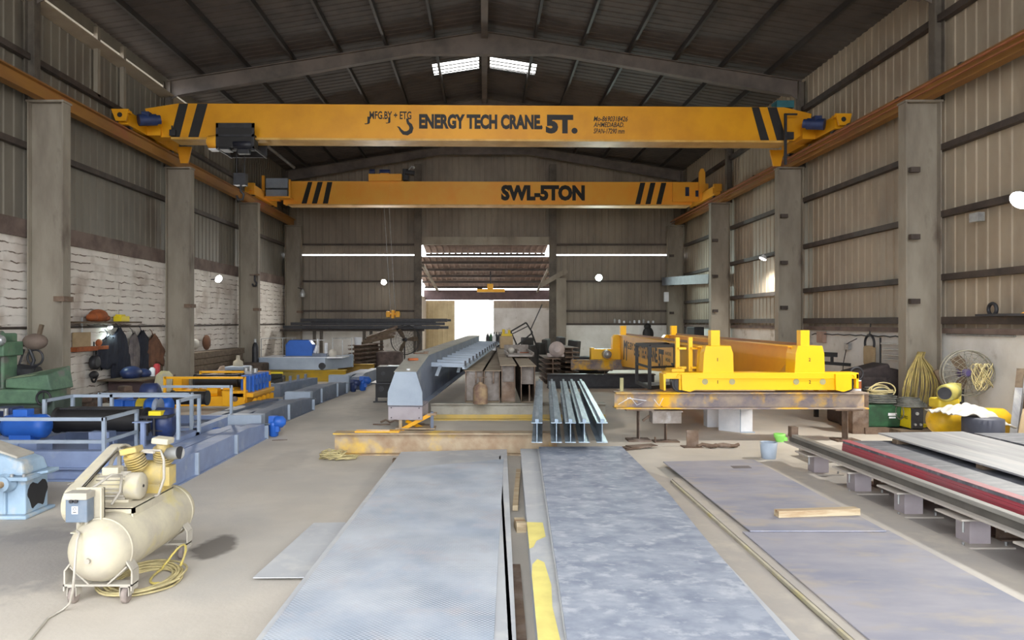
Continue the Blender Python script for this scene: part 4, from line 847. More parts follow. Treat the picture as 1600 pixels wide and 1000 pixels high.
for i in range(5):
    z = .36+i*.033
    mb = MB().prism([(4.74+.004*i,9.6),(7.6,9.6),(7.6,3.4),(4.74+.02*(i%2),3.4)][::-1], (0,0,z), (1,0,0), (0,1,0), (0,0,.031))
    solo('steel_plate', mb, M['redp'] if i < 4 else M['p_dark'], ['bottom plate of the red-edged stack at the right', 'second plate up of the red-edged stack at the right', 'middle plate of the red-edged stack at the right', 'fourth plate up of the red-edged stack at the right', 'dark speckled top plate of the red-edged stack'][i], 'plate', 'red-edged plates')
slab('red_edge_plate', [(4.745,9.62),(4.86,9.62),(4.86,3.4),(4.745,3.4)], .524, .004, M['redp'], 'narrow red painted strip on the left edge of the dark top plate')
slab('steel_plate', [gpt(1372,676,.60), gpt(1504,674,.60), (6.3,3.4), (5.15,3.4)], .58, .02, M['p_grey'], 'streaked grey steel plate on top of the right stack')
for yy, q in ((4.5, 'near end'), (7.7, 'middle'), (9.3, 'far end')): solo('timber_packer', MB().bb(5.3, yy, .525, 6.2, yy+.1, .58), M['woodd'], 'timber packer under the streaked grey plate, %s' % q, 'timber')
for yy, q in ((4.5, 'near'), (7.0, 'middle'), (9.2, 'far')):
    solo('support_beam', MB().ibeam((4.95, yy, 0), (7.5, yy, 0), .15, .36, .012, .01), M['rust'], 'rusty cross support under the red plate stack, %s one' % q, 'beam')
slab('steel_plate', [(6.7, 9.9), (8.2, 9.9), (8.2, 4), (6.7, 4)], .56, .02, M['p_dark'], 'dark plate at the far right beside the streaked grey plate')
solo('support_beam', MB().ibeam((7.9, 4.2, 0), (7.9, 9.7, 0), .15, .56, .012, .01), M['rust'], 'rusty lengthwise support beam at the far right edge', 'beam')
# buckets, stands, small things mid right
def bucket(name, loc, r, h, m, lab, rim=None):
    t = thing(name, lab, 'bucket', loc)
    part(t, 'body', MB().lathe((0,0,0), (0,0,1), [(0,r*.8),(.01,r*.82),(h,r),(h,r*.93),(h-.02,r*.9),(.03,r*.76)], 24), m)
    part(t, 'handle', MB().tube([(r*math.cos(a), -r*.3*math.sin(a)-.01, h-.08*math.sin(a)) for a in [PI*i/10 for i in range(11)]], .006), M['bolt']); return t
g = G(1201, 716); bucket('bucket', (g.x, g.y, 0), .13, .25, M['gg'], 'pale grey bucket standing at the head of the long rail')
g = G(1218, 690); t = thing('plastic_cup', 'lime green plastic container on the floor behind the bucket', 'container', (g.x, g.y, 0))
part(t, 'body', MB().lathe((0,0,0), (0,0,1), [(0,.06),(.1,.1),(.14,.1),(.14,.08),(.05,.05)], 16), M['lime']); part(t, 'spout', MB().bb(.02,-.05,.0,.12,.05,.08), M['lime'])
solo('cable_reel_base', MB().bb(4.95, 10.8, 0, 5.7, 11.4, .16), M['rust'] if False else M['p_dust'], 'low dusty block on the floor behind the long rail end', 'block', bev=.01)
# stand with block (1037,660)
g = G(1040, 690); t = thing('support_stand', 'rusty I-section stand with a grey block on top, under the yellow crane', 'stand', (g.x, g.y, 0))
part(t, 'base', MB().bb(-.22,-.12,0,.22,.12,.02).bb(-.22,-.14,0,-.2,-.1,.1), M['rust']); part(t, 'post', MB().ibeam((0,-.08,.02),(0,.08,.02),.16,.32,.012,.012), M['rust']); part(t, 'top_block', MB().bb(-.26,-.14,.34,.24,.14,.53).bb(-.28,-.15,.53,.26,.15,.55), M['plateweb'])
g = G(998, 697); t = thing('scrap_plates', 'small stack of flat scrap plates under the left trestle stand', 'scrap', (g.x-.1, g.y-.35, 0))
for i in range(4): part(t, 'plate', MB().box((.1*i-.2, .04*i, .012+.012*i), (.5, .2, .01), rz=.5-.05*i), M['rust'])
g = G(1082, 698); t = thing('angle_offcut', 'rusty L-shaped steel offcut with tangled scrap on the floor', 'scrap', (g.x, g.y, 0))
part(t, 'angle', MB().bb(-.1,-.01,0,.1,.01,.28).bb(-.18,-.15,0,.14,.1,.01), M['rust'])
g = G(1118, 700); solo('scrap_pile', MB().tube([(g.x-.3+.1*i, g.y+.06*math.sin(i*2.1), .03+.02*(i%2)) for i in range(8)], .03).tube([(g.x-.2+.09*i, g.y+.1*math.cos(i*1.7), .05) for i in range(7)], .025), M['rust'], 'twisted brown scrap strips on the floor right of the L offcut', 'scrap')
# white cabinets lying under trestle
t = thing('sheet_metal_box', 'white folded sheet-metal box standing under the yellow crane trestle, right one', 'box', (0,0,0))
t.location = (G(1155, 676).x, G(1155, 676).y, 0)
part(t, 'panel', MB().prism([(-.3,.3),(.02,0),(.27,.04),(.1,.45)], (0,0,.0), (1,0,0), (0,1,0), (0,0,.56)), M['whitep'], bev=.006)
part(t, 'fold', MB().bb(.015,-.012,.0,.03,.0,.56).bb(.02,-.03,0,.29,.0,.02), M['gg'])
t = thing('sheet_metal_box', 'white folded sheet-metal box standing under the yellow crane trestle, left one', 'box', (G(1122, 668).x, G(1122, 668).y, 0))
part(t, 'panel', MB().prism([(-.2,.3),(-.2,.05),(.12,-.02),(.1,.4)], (0,0,0), (1,0,0), (0,1,0), (0,0,.6)), M['whitep'], bev=.006)
# rope heap
g = G(520, 718); rp = MB(); random.seed(3); pts = []
for i in range(150):
    a = i*.9; r = .17*(.4+random.random()*.7); pts.append((g.x+r*math.cos(a)*1.25+(.0 if i < 105 else .22), g.y+r*math.sin(a), .015+random.random()*(.12 if i < 105 else .04)))
rp.tube(pts, .008, 5); solo('rope_heap', rp, M['rope'], 'small tangled heap of cream rope on the floor', 'rope')
g = G(600, 664); solo('metal_scrap', MB().box((g.x-.05, g.y, .01), (.35,.05,.02), rz=-.1).tube([(g.x+.1*i-.1, g.y+.2+.05*math.sin(i*2), .03+.04*(i%2)) for i in range(5)], .02), M['rust'], 'scattered rusty scrap left of the X stand', 'scrap')
solo('rod_offcut', MB().cyl(G(425,688,.01), G(449,687,.01), .006, n=6), M['rust'], 'short thin rod on the floor by the blue gearmotor', 'rod')
# black cabinet behind the girder nose
t = thing('black_cabinet', 'black two-tier metal cabinet standing left of the grey girder nose', 'cabinet', (-2.45, 19.2, 0))
part(t, 'body', MB().bb(-.4,-.3,.12,.45,.4,.5).bb(-.38,-.3,.52,.5,.4,.93), M['black'], bev=.01); part(t, 'shelf', MB().bb(-.5,-.42,.48,.5,.4,.52), M['dark']); part(t, 'leg', MB().bb(-.45,-.35,0,-.1,-.3,.03).bb(-.4,-.33,0,-.34,-.28,.12).bb(.34,-.33,0,.4,-.28,.12), M['dark']); part(t, 'dial', MB().cyl((-.25,-.32,.35),(-.25,-.3,.35),.07).cyl((-.2,-.32,.75),(-.2,-.3,.75),.05), M['dark']); part(t, 'top_papers', MB().bb(-.1,-.2,.93,.25,.1,.95), M['whitep'])
# ---------------------------------------------------------------- air compressor
t = thing('air_compressor', 'dusty cream air compressor on casters with horizontal tank, in the left foreground', 'compressor', (-2.87, 5.95, 0))
LOW = None
def P_(n, mb, m, par=None, lab=None, bev=0):
    if LOW and n not in ('tank', 'weld_band', 'drain_plug', 'axle_channel', 'foot_strap', 'caster', 'caster_wheel'):
        top_m = n in ('motor', 'cooling_fins', 'motor_foot', 'fan_hub', 'terminal_box'); d = Vector((-.10, 0, -.055)) if top_m else Vector((-.03, 0, -.045))
        mb.v = [v+d for v in mb.v]
    return part(par or t, n, mb, m, lab, True, bev)
LOW = True
R_ = .235; zc = .395
tank = MB().lathe((-2.87, 5.22, zc), (-2.87, 6.8, zc), [(0,.02),(.012,.09),(.035,.14),(.075,.18),(.13,.215),(.19,.232),(.21,.235),(1.33,.235),(1.35,.232),(1.41,.215),(1.46,.18),(1.5,.14),(1.53,.08),(1.54,.02)], 40)
tk = P_('tank', tank, M['cream'])
P_('weld_band', MB().lathe((-2.87, 5.41, zc), (-2.87, 5.43, zc), [(0,.235),(.005,.24),(.015,.24),(.02,.235)], 40), M['cream'], tk); P_('weld_band', MB().lathe((-2.87, 6.52, zc), (-2.87, 6.54, zc), [(0,.235),(.005,.24),(.015,.24),(.02,.235)], 40), M['cream'], tk)
P_('drain_plug', MB().cyl((-2.86, 5.2, zc-.02), (-2.86, 5.26, zc-.02), .02, n=12), M['creamg'], tk)
# feet
for y, q in ((5.42, 'front'), (6.42, 'rear')):
    P_('axle_channel', MB().bb(-3.13, y-.05, .135, -2.62, y+.05, .15).bb(-3.13, y-.05, .10, -3.12, y+.05, .15).bb(-2.63, y-.05, .10, -2.62, y+.05, .15), M['creamg'])
    P_('foot_strap', MB().bar((-2.62, y, .15), (-2.62, y, .25), .012, .1).bar((-2.62, y, .25), (-2.70, y, .38), .1, .012).bar((-2.66, y, .28), (-2.80, y, .15), .1, .012), M['creamg'])
    P_('foot_strap', MB().bar((-3.12, y, .15), (-3.12, y, .25), .012, .1).bar((-3.12, y, .25), (-3.04, y, .35), .1, .012).bar((-3.08, y, .28), (-2.94, y, .15), .1, .012), M['creamg'])
    for x in (-3.07, -2.68):
        c_ = P_('caster', MB().bb(x-.035, y-.045, .06, x-.03, y+.035, .135).bb(x+.03, y-.045, .06, x+.035, y+.035, .135).bb(x-.035, y-.045, .125, x+.035, y+.045, .136), M['creamg'])
        P_('caster_wheel', MB().lathe((x-.022, y-.01, .06), (x+.022, y-.01, .06), [(0,.045),(.006,.06),(.038,.06),(.044,.045)], 22), M['wheel'], c_)
# saddle, motor
P_('saddle', MB().bb(-3.06, 5.62, .655, -2.70, 5.66, .70).bb(-3.06, 5.62, .69, -2.70, 6.35, .705).bb(-3.06, 5.62, .56, -3.045, 6.35, .70).bb(-2.715, 5.62, .56, -2.70, 6.35, .70), M['cream'])
mo = MB().lathe((-3.08, 5.85, .83), (-2.66, 5.85, .83), [(0,.04),(.005,.09),(.07,.1),(.075,.098),(.30,.098),(.31,.108),(.4,.108),(.415,.095),(.42,.03)], 28)
m1 = P_('motor', mo, M['cream'])
fins = MB()
for i in range(20):
    a = 2*PI*i/20; fins.box((-2.885, 5.85+.104*math.cos(a), .83+.104*math.sin(a)), (.22, .004, .022), rx=a-PI/2)
P_('cooling_fins', fins, M['creamg'], m1); P_('motor_foot', MB().bb(-3.0, 5.77, .705, -2.74, 5.93, .735), M['cream'], m1, bev=.004); P_('fan_hub', MB().cyl((-2.66, 5.85, .83), (-2.655, 5.85, .83), .012), M['black'], m1)
P_('terminal_box', MB().bb(-2.97, 5.80, .92, -2.84, 5.90, .985), M['cream'], m1, bev=.006)
# pump block
P_('crankcase', MB().lathe((-3.0, 6.2, .84), (-2.66, 6.2, .84), [(0,.08),(.02,.12),(.3,.12),(.33,.09),(.34,.05)], 22).bb(-2.96, 6.08, .7, -2.7, 6.32, .78).box((-2.66, 6.17, .84), (.06,.14,.16)), M['ygold'], bev=.004)
for (x, y, z, tilt, L_, nm) in ((-2.87, 6.08, .9, -.42, .17, 'cylinder'), (-2.72, 6.2, .93, .2, .2, 'cylinder')):
    cy = MB(); d = Vector((math.sin(tilt)*.5, math.sin(-.3), math.cos(tilt))).normalized(); p = Vector((x,y,z))
    cy.cyl(p, p+d*L_, .05, n=18)
    pc = P_('cylinder', cy, M['ygold']); fn = MB()
    for k in range(6): fn.cyl(p+d*(.03+.022*k), p+d*(.037+.022*k), .082, n=20)
    P_('fins', fn, M['ygold'], pc); P_('head', MB().box(p+d*(L_+.02), (.14,.14,.05), ry=tilt*.5, rx=-.3*0), M['ygold'] if x < -2.8 else M['cream'], pc, bev=.01)
P_('air_filter', MB().lathe((-2.66, 6.1, 1.03), (-2.52, 6.06, 1.05), [(0,.025),(.03,.03),(.035,.052),(.15,.052)], 20), M['bolt'])
P_('filter_end', MB().cyl((-2.526, 6.06, 1.049), (-2.515, 6.058, 1.05), .053, n=20), M['dark'])
P_('delivery_pipe', MB().tube([(-2.95,6.1,1.05),(-2.8,6.05,1.07),(-2.7,6.1,1.06),(-2.63,6.0,1.0),(-2.62,5.98,.85),(-2.66,5.97,.72),(-2.76,6.02,.68)], .011), M['creamg'])
# belt guard: band round the pulleys + mesh
def hull(c1, r1, c2, r2, n=14):
    d = math.hypot(c2[0]-c1[0], c2[1]-c1[1]); base = math.atan2(c2[1]-c1[1], c2[0]-c1[0]); al = math.acos((r1-r2)/d); out = []
    for i in range(n+1): a = base+al+(2*PI-2*al)*i/n; out.append((c1[0]+r1*math.cos(a), c1[1]+r1*math.sin(a)))
    for i in range(n+1): a = base-al+(2*al)*i/n; out.append((c2[0]+r2*math.cos(a), c2[1]+r2*math.sin(a)))
    return out
hp = hull((5.6, .74), .14, (6.22, .86), .235)
gd = MB(); n = len(hp); X0, X1 = -3.17, -3.07
vs = [(X0, y, z) for y, z in hp]+[(X1, y, z) for y, z in hp]
cyy, czz = 5.95, .8
vs += [(X0, y+(cyy-y)*.05, z+(czz-z)*.05) for y, z in hp]+[(X1, y+(cyy-y)*.05, z+(czz-z)*.05) for y, z in hp]
fs = []
for i in range(n):
    j = (i+1) % n; fs += [(i, n+i, n+j, j), (2*n+j, 3*n+j, 3*n+i, 2*n+i), (i, j, 2*n+j, 2*n+i), (n+i, 3*n+i, 3*n+j, n+j)]
gd.add(vs, fs); bgd = P_('belt_guard', gd, M['cream'])
msh = MB()
for k in range(7):
    z = .62+.07*k; ys_ = [p[0] for p in hp if abs(p[1]-z) < .05]
    if ys_: msh.bar((X0+.005, min(ys_)+.02, z), (X0+.005, max(ys_)-.02, z), .004, .004)
P_('guard_mesh', msh, M['creamg'], bgd)
P_('guard_bar', MB().bar((X1-.005, 5.55, .86), (X1-.005, 6.12, 1.08), .01, .02).bar((-3.1,6.15,1.06),(-2.72,6.02,1.06),.02,.02), M['creamg'], bgd)
P_('flywheel', MB().torus((-3.11, 6.22, .86), .17, .018, 'X', 30, 8).bar((-3.11,6.05,.86),(-3.11,6.39,.86),.02,.03).bar((-3.11,6.22,.69),(-3.11,6.22,1.03),.03,.02).cyl((-3.14,6.22,.86),(-2.98,6.22,.86),.03), M['creamg'])
P_('belt', MB().tube([(-3.11, y, z) for y, z in hull((5.68,.80),.05,(6.22,.86),.19)], .008, 6, True), M['dark'])
# switch box and its plate
P_('mount_plate', MB().bb(-3.04, 5.44, .575, -2.83, 5.45, .90).bb(-3.04, 5.36, .575, -2.84, 5.45, .583).bb(-2.84, 5.40, .6, -2.83, 5.45, .9), M['cream'])
sb_ = P_('switch_box', MB().bb(-3.06, 5.33, .665, -2.90, 5.43, .875), M['switch'], bev=.006)
P_('lid', MB().bb(-3.065, 5.315, .835, -2.895, 5.43, .885), M['creamg'], sb_, bev=.004)
P_('button', MB().cyl((-3.01,5.325,.825),(-3.01,5.31,.825),.014), M['dark'], sb_); P_('button', MB().cyl((-2.975,5.325,.825),(-2.975,5.31,.825),.014), M['dark'], sb_)
P_('label_plate', MB().bb(-3.01, 5.324, .73, -2.965, 5.329, .785).bb(-3.0, 5.322, .742, -2.975, 5.325, .75), M['whitep'], sb_)
P_('emblem', MB().torus((-2.9875, 5.3225, .768), .01, .002, 'Y', 14, 4).bb(-3.0,5.322,.742,-2.975,5.324,.748), M['dark'], sb_)
P_('cable_gland', MB().cyl((-2.99,5.38,.64),(-2.99,5.38,.67),.014).cyl((-2.93,5.38,.64),(-2.93,5.38,.67),.014), M['creamg'], sb_)
P_('power_cable', MB().tube([(-2.95,5.42,.87),(-2.86,5.6,.96),(-2.84,5.72,.93),(-2.86,5.74,.80),(-2.9,5.68,.71)], .011), M['creamg'])
LOW = False
solo('power_cord', MB().tube([(-3.02,5.36,.55),(-2.95,5.27,.56),(-2.93,5.20,.53),(-2.925,5.175,.45),(-2.93,5.165,.3),(-2.94,5.165,.18),(-2.98,5.2,.08),(-3.06,5.25,.012),(-3.08,5.1,.01),(-3.0,4.8,.01),(-2.9,4.4,.01)], .009), M['creamg'], 'grey cord hanging down over the front of the compressor tank to the floor', 'cord')
hc = MB(); random.seed(5)
pts = []
for i in range(15*24):
    k = i/24; a = 2*PI*i/24; r = .20+.012*(k % 5)+.02*math.sin(k*1.9); cxx = -2.78+.03*math.sin(k*1.3)+.05*(k/15); cyy_ = 5.85+.03*math.cos(k*.9)
    pts.append((cxx+r*1.1*math.cos(a), cyy_+r*1.35*math.sin(a), .012+.008*(int(k) % 5)+.006*math.sin(3*a+k)))
hc.tube(pts, .009, 6); solo('hose_coil', hc, M['rope'], 'coiled cream air hose lying under the compressor', 'hose')
solo('hose_loop', MB().tube([(-2.62+.10*math.cos(a), 6.0+.25*math.sin(a), .02+.16*max(0, math.sin(a+.4))) for a in [PI*2*i/20 for i in range(17)]], .010), M['ropey'], 'yellowish hose loop standing up beside the compressor hose coil', 'hose')

# ---------------------------------------------------------------- light blue gearbox
t = thing('gearbox', 'light blue cast gearbox with dusty lid at the left edge of the foreground', 'gearbox', (-5.5, 8.0, 0))
P_('lower_case', MB().bb(-6.4, 7.72, .04, -4.9, 8.12, .42).bb(-6.45, 7.66, 0, -4.86, 8.2, .04).bb(-5.12, 7.68, .05, -5.09, 7.72, .4).bb(-5.6, 7.66, .05, -5.57, 7.72, .4), M['lb'], bev=.02)
P_('flange', MB().bb(-6.45, 7.62, .42, -4.82, 8.2, .46).box((-4.80, 7.95, .465), (.12, .2, .03), ry=-.2), M['lb'], bev=.006)
cov = MB().add([(-6.4,7.68,.46),(-4.9,7.68,.46),(-4.9,8.14,.46),(-6.4,8.14,.46),(-6.4,7.72,.86),(-5.5,7.72,.79),(-4.93,7.71,.60),(-4.93,8.1,.60),(-5.5,8.12,.79),(-6.4,8.12,.86)], [(0,1,6,5,4),(3,9,8,7,2),(4,5,8,9),(5,6,7,8),(1,2,7,6),(0,4,9,3),(0,3,2,1)])
P_('cover', cov, M['lb'], bev=.025)
P_('dusty_lid', MB().box((-5.22, 7.92, .705), (.42, .3, .03), ry=.33).box((-5.9, 7.92, .835), (.6, .34, .03), ry=.07), M['creamg'], bev=.01)
for x in (-5.08, -5.32): P_('bearing_cap', MB().lathe((x, 7.72, .39), (x, 7.6, .39), [(0,.10),(.05,.10),(.06,.08),(.12,.08)], 26), M['lb'])
P_('shaft', MB().cyl((-5.08, 7.62, .39), (-5.12, 7.3, .38), .035, n=20), M['wood'], lab='bare brownish shaft stub')
for x in (-4.87, -5.0, -5.2): P_('bolt', MB().cyl((x,7.65,.46),(x,7.65,.49),.018,n=8), M['bolt'])
P_('oil_stain', MB().prism([(.17*math.cos(a)*(1+.15*math.sin(3*a)), .16*math.sin(a)*(1+.2*math.cos(2*a))-.02*math.sin(5*a)) for a in [2*PI*i/24 for i in range(24)]], (-4.899, 7.93, .22), (0,1,0), (0,0,1), (.003,0,0)), M['black'])
P_('painted_letter', MB().text('SL', (-5.6, 7.68, .62), (1,0,0), (0,.25,1), .08, .12, fat=.01), M['greend'])

# ---------------------------------------------------------------- hoist crabs on the left floor
def rail_run(pts, posts, zt, zb, w_=.045, mid=None):
    mb = MB()
    for a, b in zip(pts[:-1], pts[1:]):
        mb.bar((a[0],a[1],zt), (b[0],b[1],zt), w_, w_)
        if mid: mb.bar((a[0],a[1],mid), (b[0],b[1],mid), w_*.8, w_)
    for p in posts: mb.bar((p[0],p[1],zb), (p[0],p[1],zt+w_/2), w_, w_)
    return mb
def drum(x0, x1, y, z, r):
    n = int((x1-x0)/.028); pr = [(0, r*1.12), (.03, r*1.12), (.031, r)]
    for i in range(n): pr += [(.035+i*(x1-x0-.07)/n, r), (.035+(i+.5)*(x1-x0-.07)/n, r*.93)]
    pr += [(x1-x0-.031, r), (x1-x0-.03, r*1.12), (x1-x0, r*1.12)]
    return MB().lathe((x0,y,z), (x1,y,z), pr, 26)
def emotor(x0, x1, y, z, r):
    L_ = x1-x0
    return MB().lathe((x0,y,z), (x1,y,z), [(0,r*.3),(.02*L_,r*.9),(.15*L_,r),(.75*L_,r),(.78*L_,r*1.03),(.93*L_,r*1.0),(.99*L_,r*.75),(L_,r*.3)], 26).bb(x0+.2*L_, y-r*.7, z-r-.05, x0+.7*L_, y+r*.7, z-r*.7)
# crab 1 (nearest)
t = thing('hoist_crab', 'nearest blue-grey hoist crab with blue motor and black grooved rope drum, left floor', 'hoist', (-6.3, 10.6, 0))
P_('frame', MB().bb(-8.3, 9.6, 0.0, -4.55, 9.75, .38).bb(-8.3, 11.4, .0, -4.55, 11.55, .36).bb(-4.7, 9.6, .12, -4.55, 11.55, .38).bb(-8.3, 9.7, .30, -4.6, 9.95, .33).bb(-6.75, 9.7, .0, -6.6, 11.5, .36), M['gb'], bev=.006)
P_('deck', MB().bb(-8.3, 9.9, .20, -4.7, 11.4, .24), M['gb'])
P_('lower_lip', MB().bb(-8.3, 9.5, 0, -4.55, 9.6, .02).bb(-8.3, 9.52, .155, -4.6, 9.6, .17), M['gb'])
ra = P_('railing', rail_run([(-8.3,9.6),(-5.05,9.6),(-5.05,10.5)], [(-5.05,9.6),(-5.05,10.5),(-6.95,9.6)][:2], .81, .22, mid=.51), M['gg'])
P_('railing', rail_run([(-6.52,10.72),(-6.52,11.45),(-4.52,11.45),(-4.52,10.68)], [(-6.52,10.72),(-6.52,11.45),(-5.9,11.45),(-4.52,11.45),(-4.52,10.68)], .93, .36), M['gg'])
P_('rope_drum', drum(-6.35, -5.0, 10.75, .64, .17), M['black'])
P_('drum_shield', MB().bb(-6.3, 10.72, .79, -5.2, 11.0, .815), M['dark'])
mt_ = P_('drive_motor', emotor(-6.72, -6.12, 10.15, .64, .165), M['blue']); P_('terminal_box', MB().bb(-6.56, 10.05, .78, -6.36, 10.22, .88), M['blue'], mt_, bev=.008)
P_('motor_stand', MB().bb(-6.6, 9.98, .24, -6.18, 10.35, .44).bb(-6.45, 9.95, .24, -6.42, 10.35, .46), M['gb'])
P_('drum_pedestal', MB().bb(-5.75, 10.5, .24, -5.45, 10.7, .50).bb(-5.4, 10.5, .22, -5.38, 10.6, .40), M['gb'])
P_('brake_unit', MB().cyl((-7.0,10.05,.6),(-6.76,10.1,.62),.11).bb(-7.1,9.95,.24,-7.02,10.2,.78).bb(-7.25,10.0,.3,-7.15,10.1,.8).bb(-6.95,9.98,.24,-6.9,10.12,.5), M['bolt'], bev=.006)
P_('brake_drum', MB().cyl((-6.85,10.15,.64),(-6.75,10.15,.64),.13), M['dark'])
P_('small_gearbox', MB().bb(-7.1, 10.4, .55, -6.8, 10.7, .86), M['navy'], bev=.02)
P_('stud_row', MB().cyl((-7.1,10.2,.8),(-7.1,10.2,.95),.02,n=8).cyl((-6.9,10.2,.78),(-6.9,10.2,.93),.02,n=8).bb(-7.2,10.15,.85,-6.75,10.25,.88).cyl((-6.75,10.2,.7),(-6.75,10.2,.88),.03,n=8), M['bolt'])
P_('bearing_housing', MB().lathe((-4.98,10.75,.62),(-4.6,10.75,.6),[(0,.1),(.05,.13),(.1,.13),(.12,.22),(.34,.22),(.38,.1)],24), M['navy'])
P_('sheave', MB().lathe((-5.0,11.0,.80),(-4.93,11.0,.80),[(0,.14),(.03,.11),(.04,.11),(.07,.14)],24), M['gbd'])
P_('clamp_gear', MB().bb(-4.98, 10.55, .5, -4.7, 10.7, .7).cyl((-4.9,10.5,.45),(-4.9,10.5,.7),.02,n=8).cyl((-4.8,10.5,.45),(-4.8,10.5,.7),.02,n=8).bb(-5.0,10.48,.7,-4.6,10.75,.74), M['dark'])
P_('yellow_tag', MB().bb(-4.88, 10.5, .74, -4.7, 10.7, .80), M['yplas'])
P_('limit_post', MB().bb(-4.88, 10.25, .3, -4.82, 10.3, .68).bb(-4.98,10.22,.67,-4.75,10.34,.685), M['gb'])
P_('step_bracket', MB().bb(-4.86, 10.6, .38, -4.7, 11.0, .42).bb(-4.8,10.62,.42,-4.77,10.66,.5).bb(-4.8,10.8,.42,-4.77,10.84,.5), M['gb'])
# crab 2
t = thing('hoist_crab', 'second blue-grey hoist crab with blue gearbox and dark drum, behind the nearest crab', 'hoist', (-5.8, 13.0, 0))
P_('frame', MB().bb(-7.6, 12.0, 0, -4.75, 12.12, .34).bb(-7.6, 13.6, 0, -4.7, 13.72, .34).bb(-4.85, 12.0, 0, -4.7, 13.72, .36), M['gb'], bev=.006)
P_('deck', MB().bb(-7.6, 12.1, .16, -4.85, 13.6, .2), M['gb'])
P_('railing', rail_run([(-6.38,12.0),(-4.86,12.0)], [(-6.38,12.0),(-4.86,12.0)], .90, .3, .05), M['gg'])
P_('railing', rail_run([(-6.35,13.65),(-4.78,13.65)], [(-6.35,13.65),(-4.78,13.65)], .88, .3, .045), M['gg'])
P_('gearbox', MB().bb(-6.33, 12.3, .45, -6.16, 12.7, .78).bb(-6.16, 12.35, .5, -5.98, 12.65, .76), M['blue'], bev=.02)
P_('coupling', MB().cyl((-5.98,12.5,.66),(-5.82,12.5,.66),.12), M['gy'])
P_('drive_motor', emotor(-5.8, -5.35, 12.4, .66, .14), M['blue'])
P_('rope_drum', drum(-5.6, -4.95, 12.95, .74, .12), M['black'])
P_('motor_stand', MB().bb(-5.72, 12.25, .2, -5.45, 12.55, .47), M['gbd'])
P_('reel_frame', MB().lathe((-6.1,12.9,.84),(-5.8,12.9,.84),[(0,.1),(.02,.17),(.26,.17),(.3,.1)],20), M['navy'])
# crab 3 yellow
t = thing('hoist_crab', 'bright yellow hoist crab with ribbed blue gearbox and yellow handrails, left floor', 'hoist', (-6.2, 17.1, 0))
P_('frame', MB().bb(-7.2, 16.3, .2, -5.35, 16.45, .42).bb(-7.2, 17.9, .2, -5.35, 18.1, .44).bb(-5.5, 16.3, .2, -5.36, 18.1, .5).bb(-5.9, 16.25, .2, -5.38, 16.7, .55).bb(-5.7, 16.25, .4, -5.2, 17.9, .5), M['by2'], bev=.01)
P_('foot', MB().bb(-5.45,16.2,.0,-5.36,16.4,.3).bb(-5.45,17.9,.0,-5.36,18.1,.3).bb(-7.1,16.3,0,-7.0,16.5,.2).bb(-7.1,17.9,0,-7.0,18.1,.2), M['by2'])
for k in range(5): P_('bracket', MB().prism([(0,0),(.16,0),(.16,.14),(.1,.14)], (-5.36, 16.5+.33*k, .22), (1,0,0), (0,0,1), (0,.03,0)), M['by2'])
P_('wheel_hub', MB().cyl((-5.6,16.22,.37),(-5.6,16.26,.37),.06,n=18), M['rust'])
P_('railing', rail_run([(-7.16,16.2),(-5.37,16.2)], [(-7.16,16.2),(-5.37,16.2)], .85, .35, .05), M['by2'])
P_('railing', rail_run([(-7.1,18.1),(-5.38,18.1),(-5.38,18.0)], [(-7.1,18.1),(-5.38,18.1)], .85, .35, .05), M['by2'])
P_('rope_drum', drum(-6.8, -5.75, 17.0, .72, .15), M['black'])
gb_ = P_('gearbox', MB().bb(-5.55, 16.45, .5, -5.33, 17.9, .88), M['blue'], bev=.02)
for k in range(5): P_('rib', MB().bb(-5.33, 16.6+.27*k, .5, -5.29, 16.66+.27*k, .87).cyl((-5.33,16.75+.27*k,.72),(-5.28,16.75+.27*k,.72),.08,n=14), M['blue'], gb_)
P_('brake_assembly', MB().bb(-5.6,16.9,.88,-5.45,17.2,.95).cyl((-5.5,17.0,.9),(-5.5,17.0,1.06),.04).cyl((-5.6,17.0,.9),(-5.6,17.0,1.02),.05).cyl((-5.42,17.1,.9),(-5.42,17.1,1.0),.06), M['bolt'])
P_('coupling', MB().cyl((-5.75,17.0,.72),(-5.6,17.0,.72),.11).cyl((-5.7,17.0,.72),(-5.68,17.0,.72),.17), M['dark'])
P_('drum_stand', MB().bb(-6.0,16.6,.4,-5.75,17.2,.58).cyl((-6.3,16.5,.5),(-6.05,16.5,.5),.12), M['by2'])
P_('side_boxes', MB().bb(-7.15,16.6,.42,-6.95,17.0,.8).bb(-7.0,16.5,.42,-6.7,16.9,.55), M['by2'])
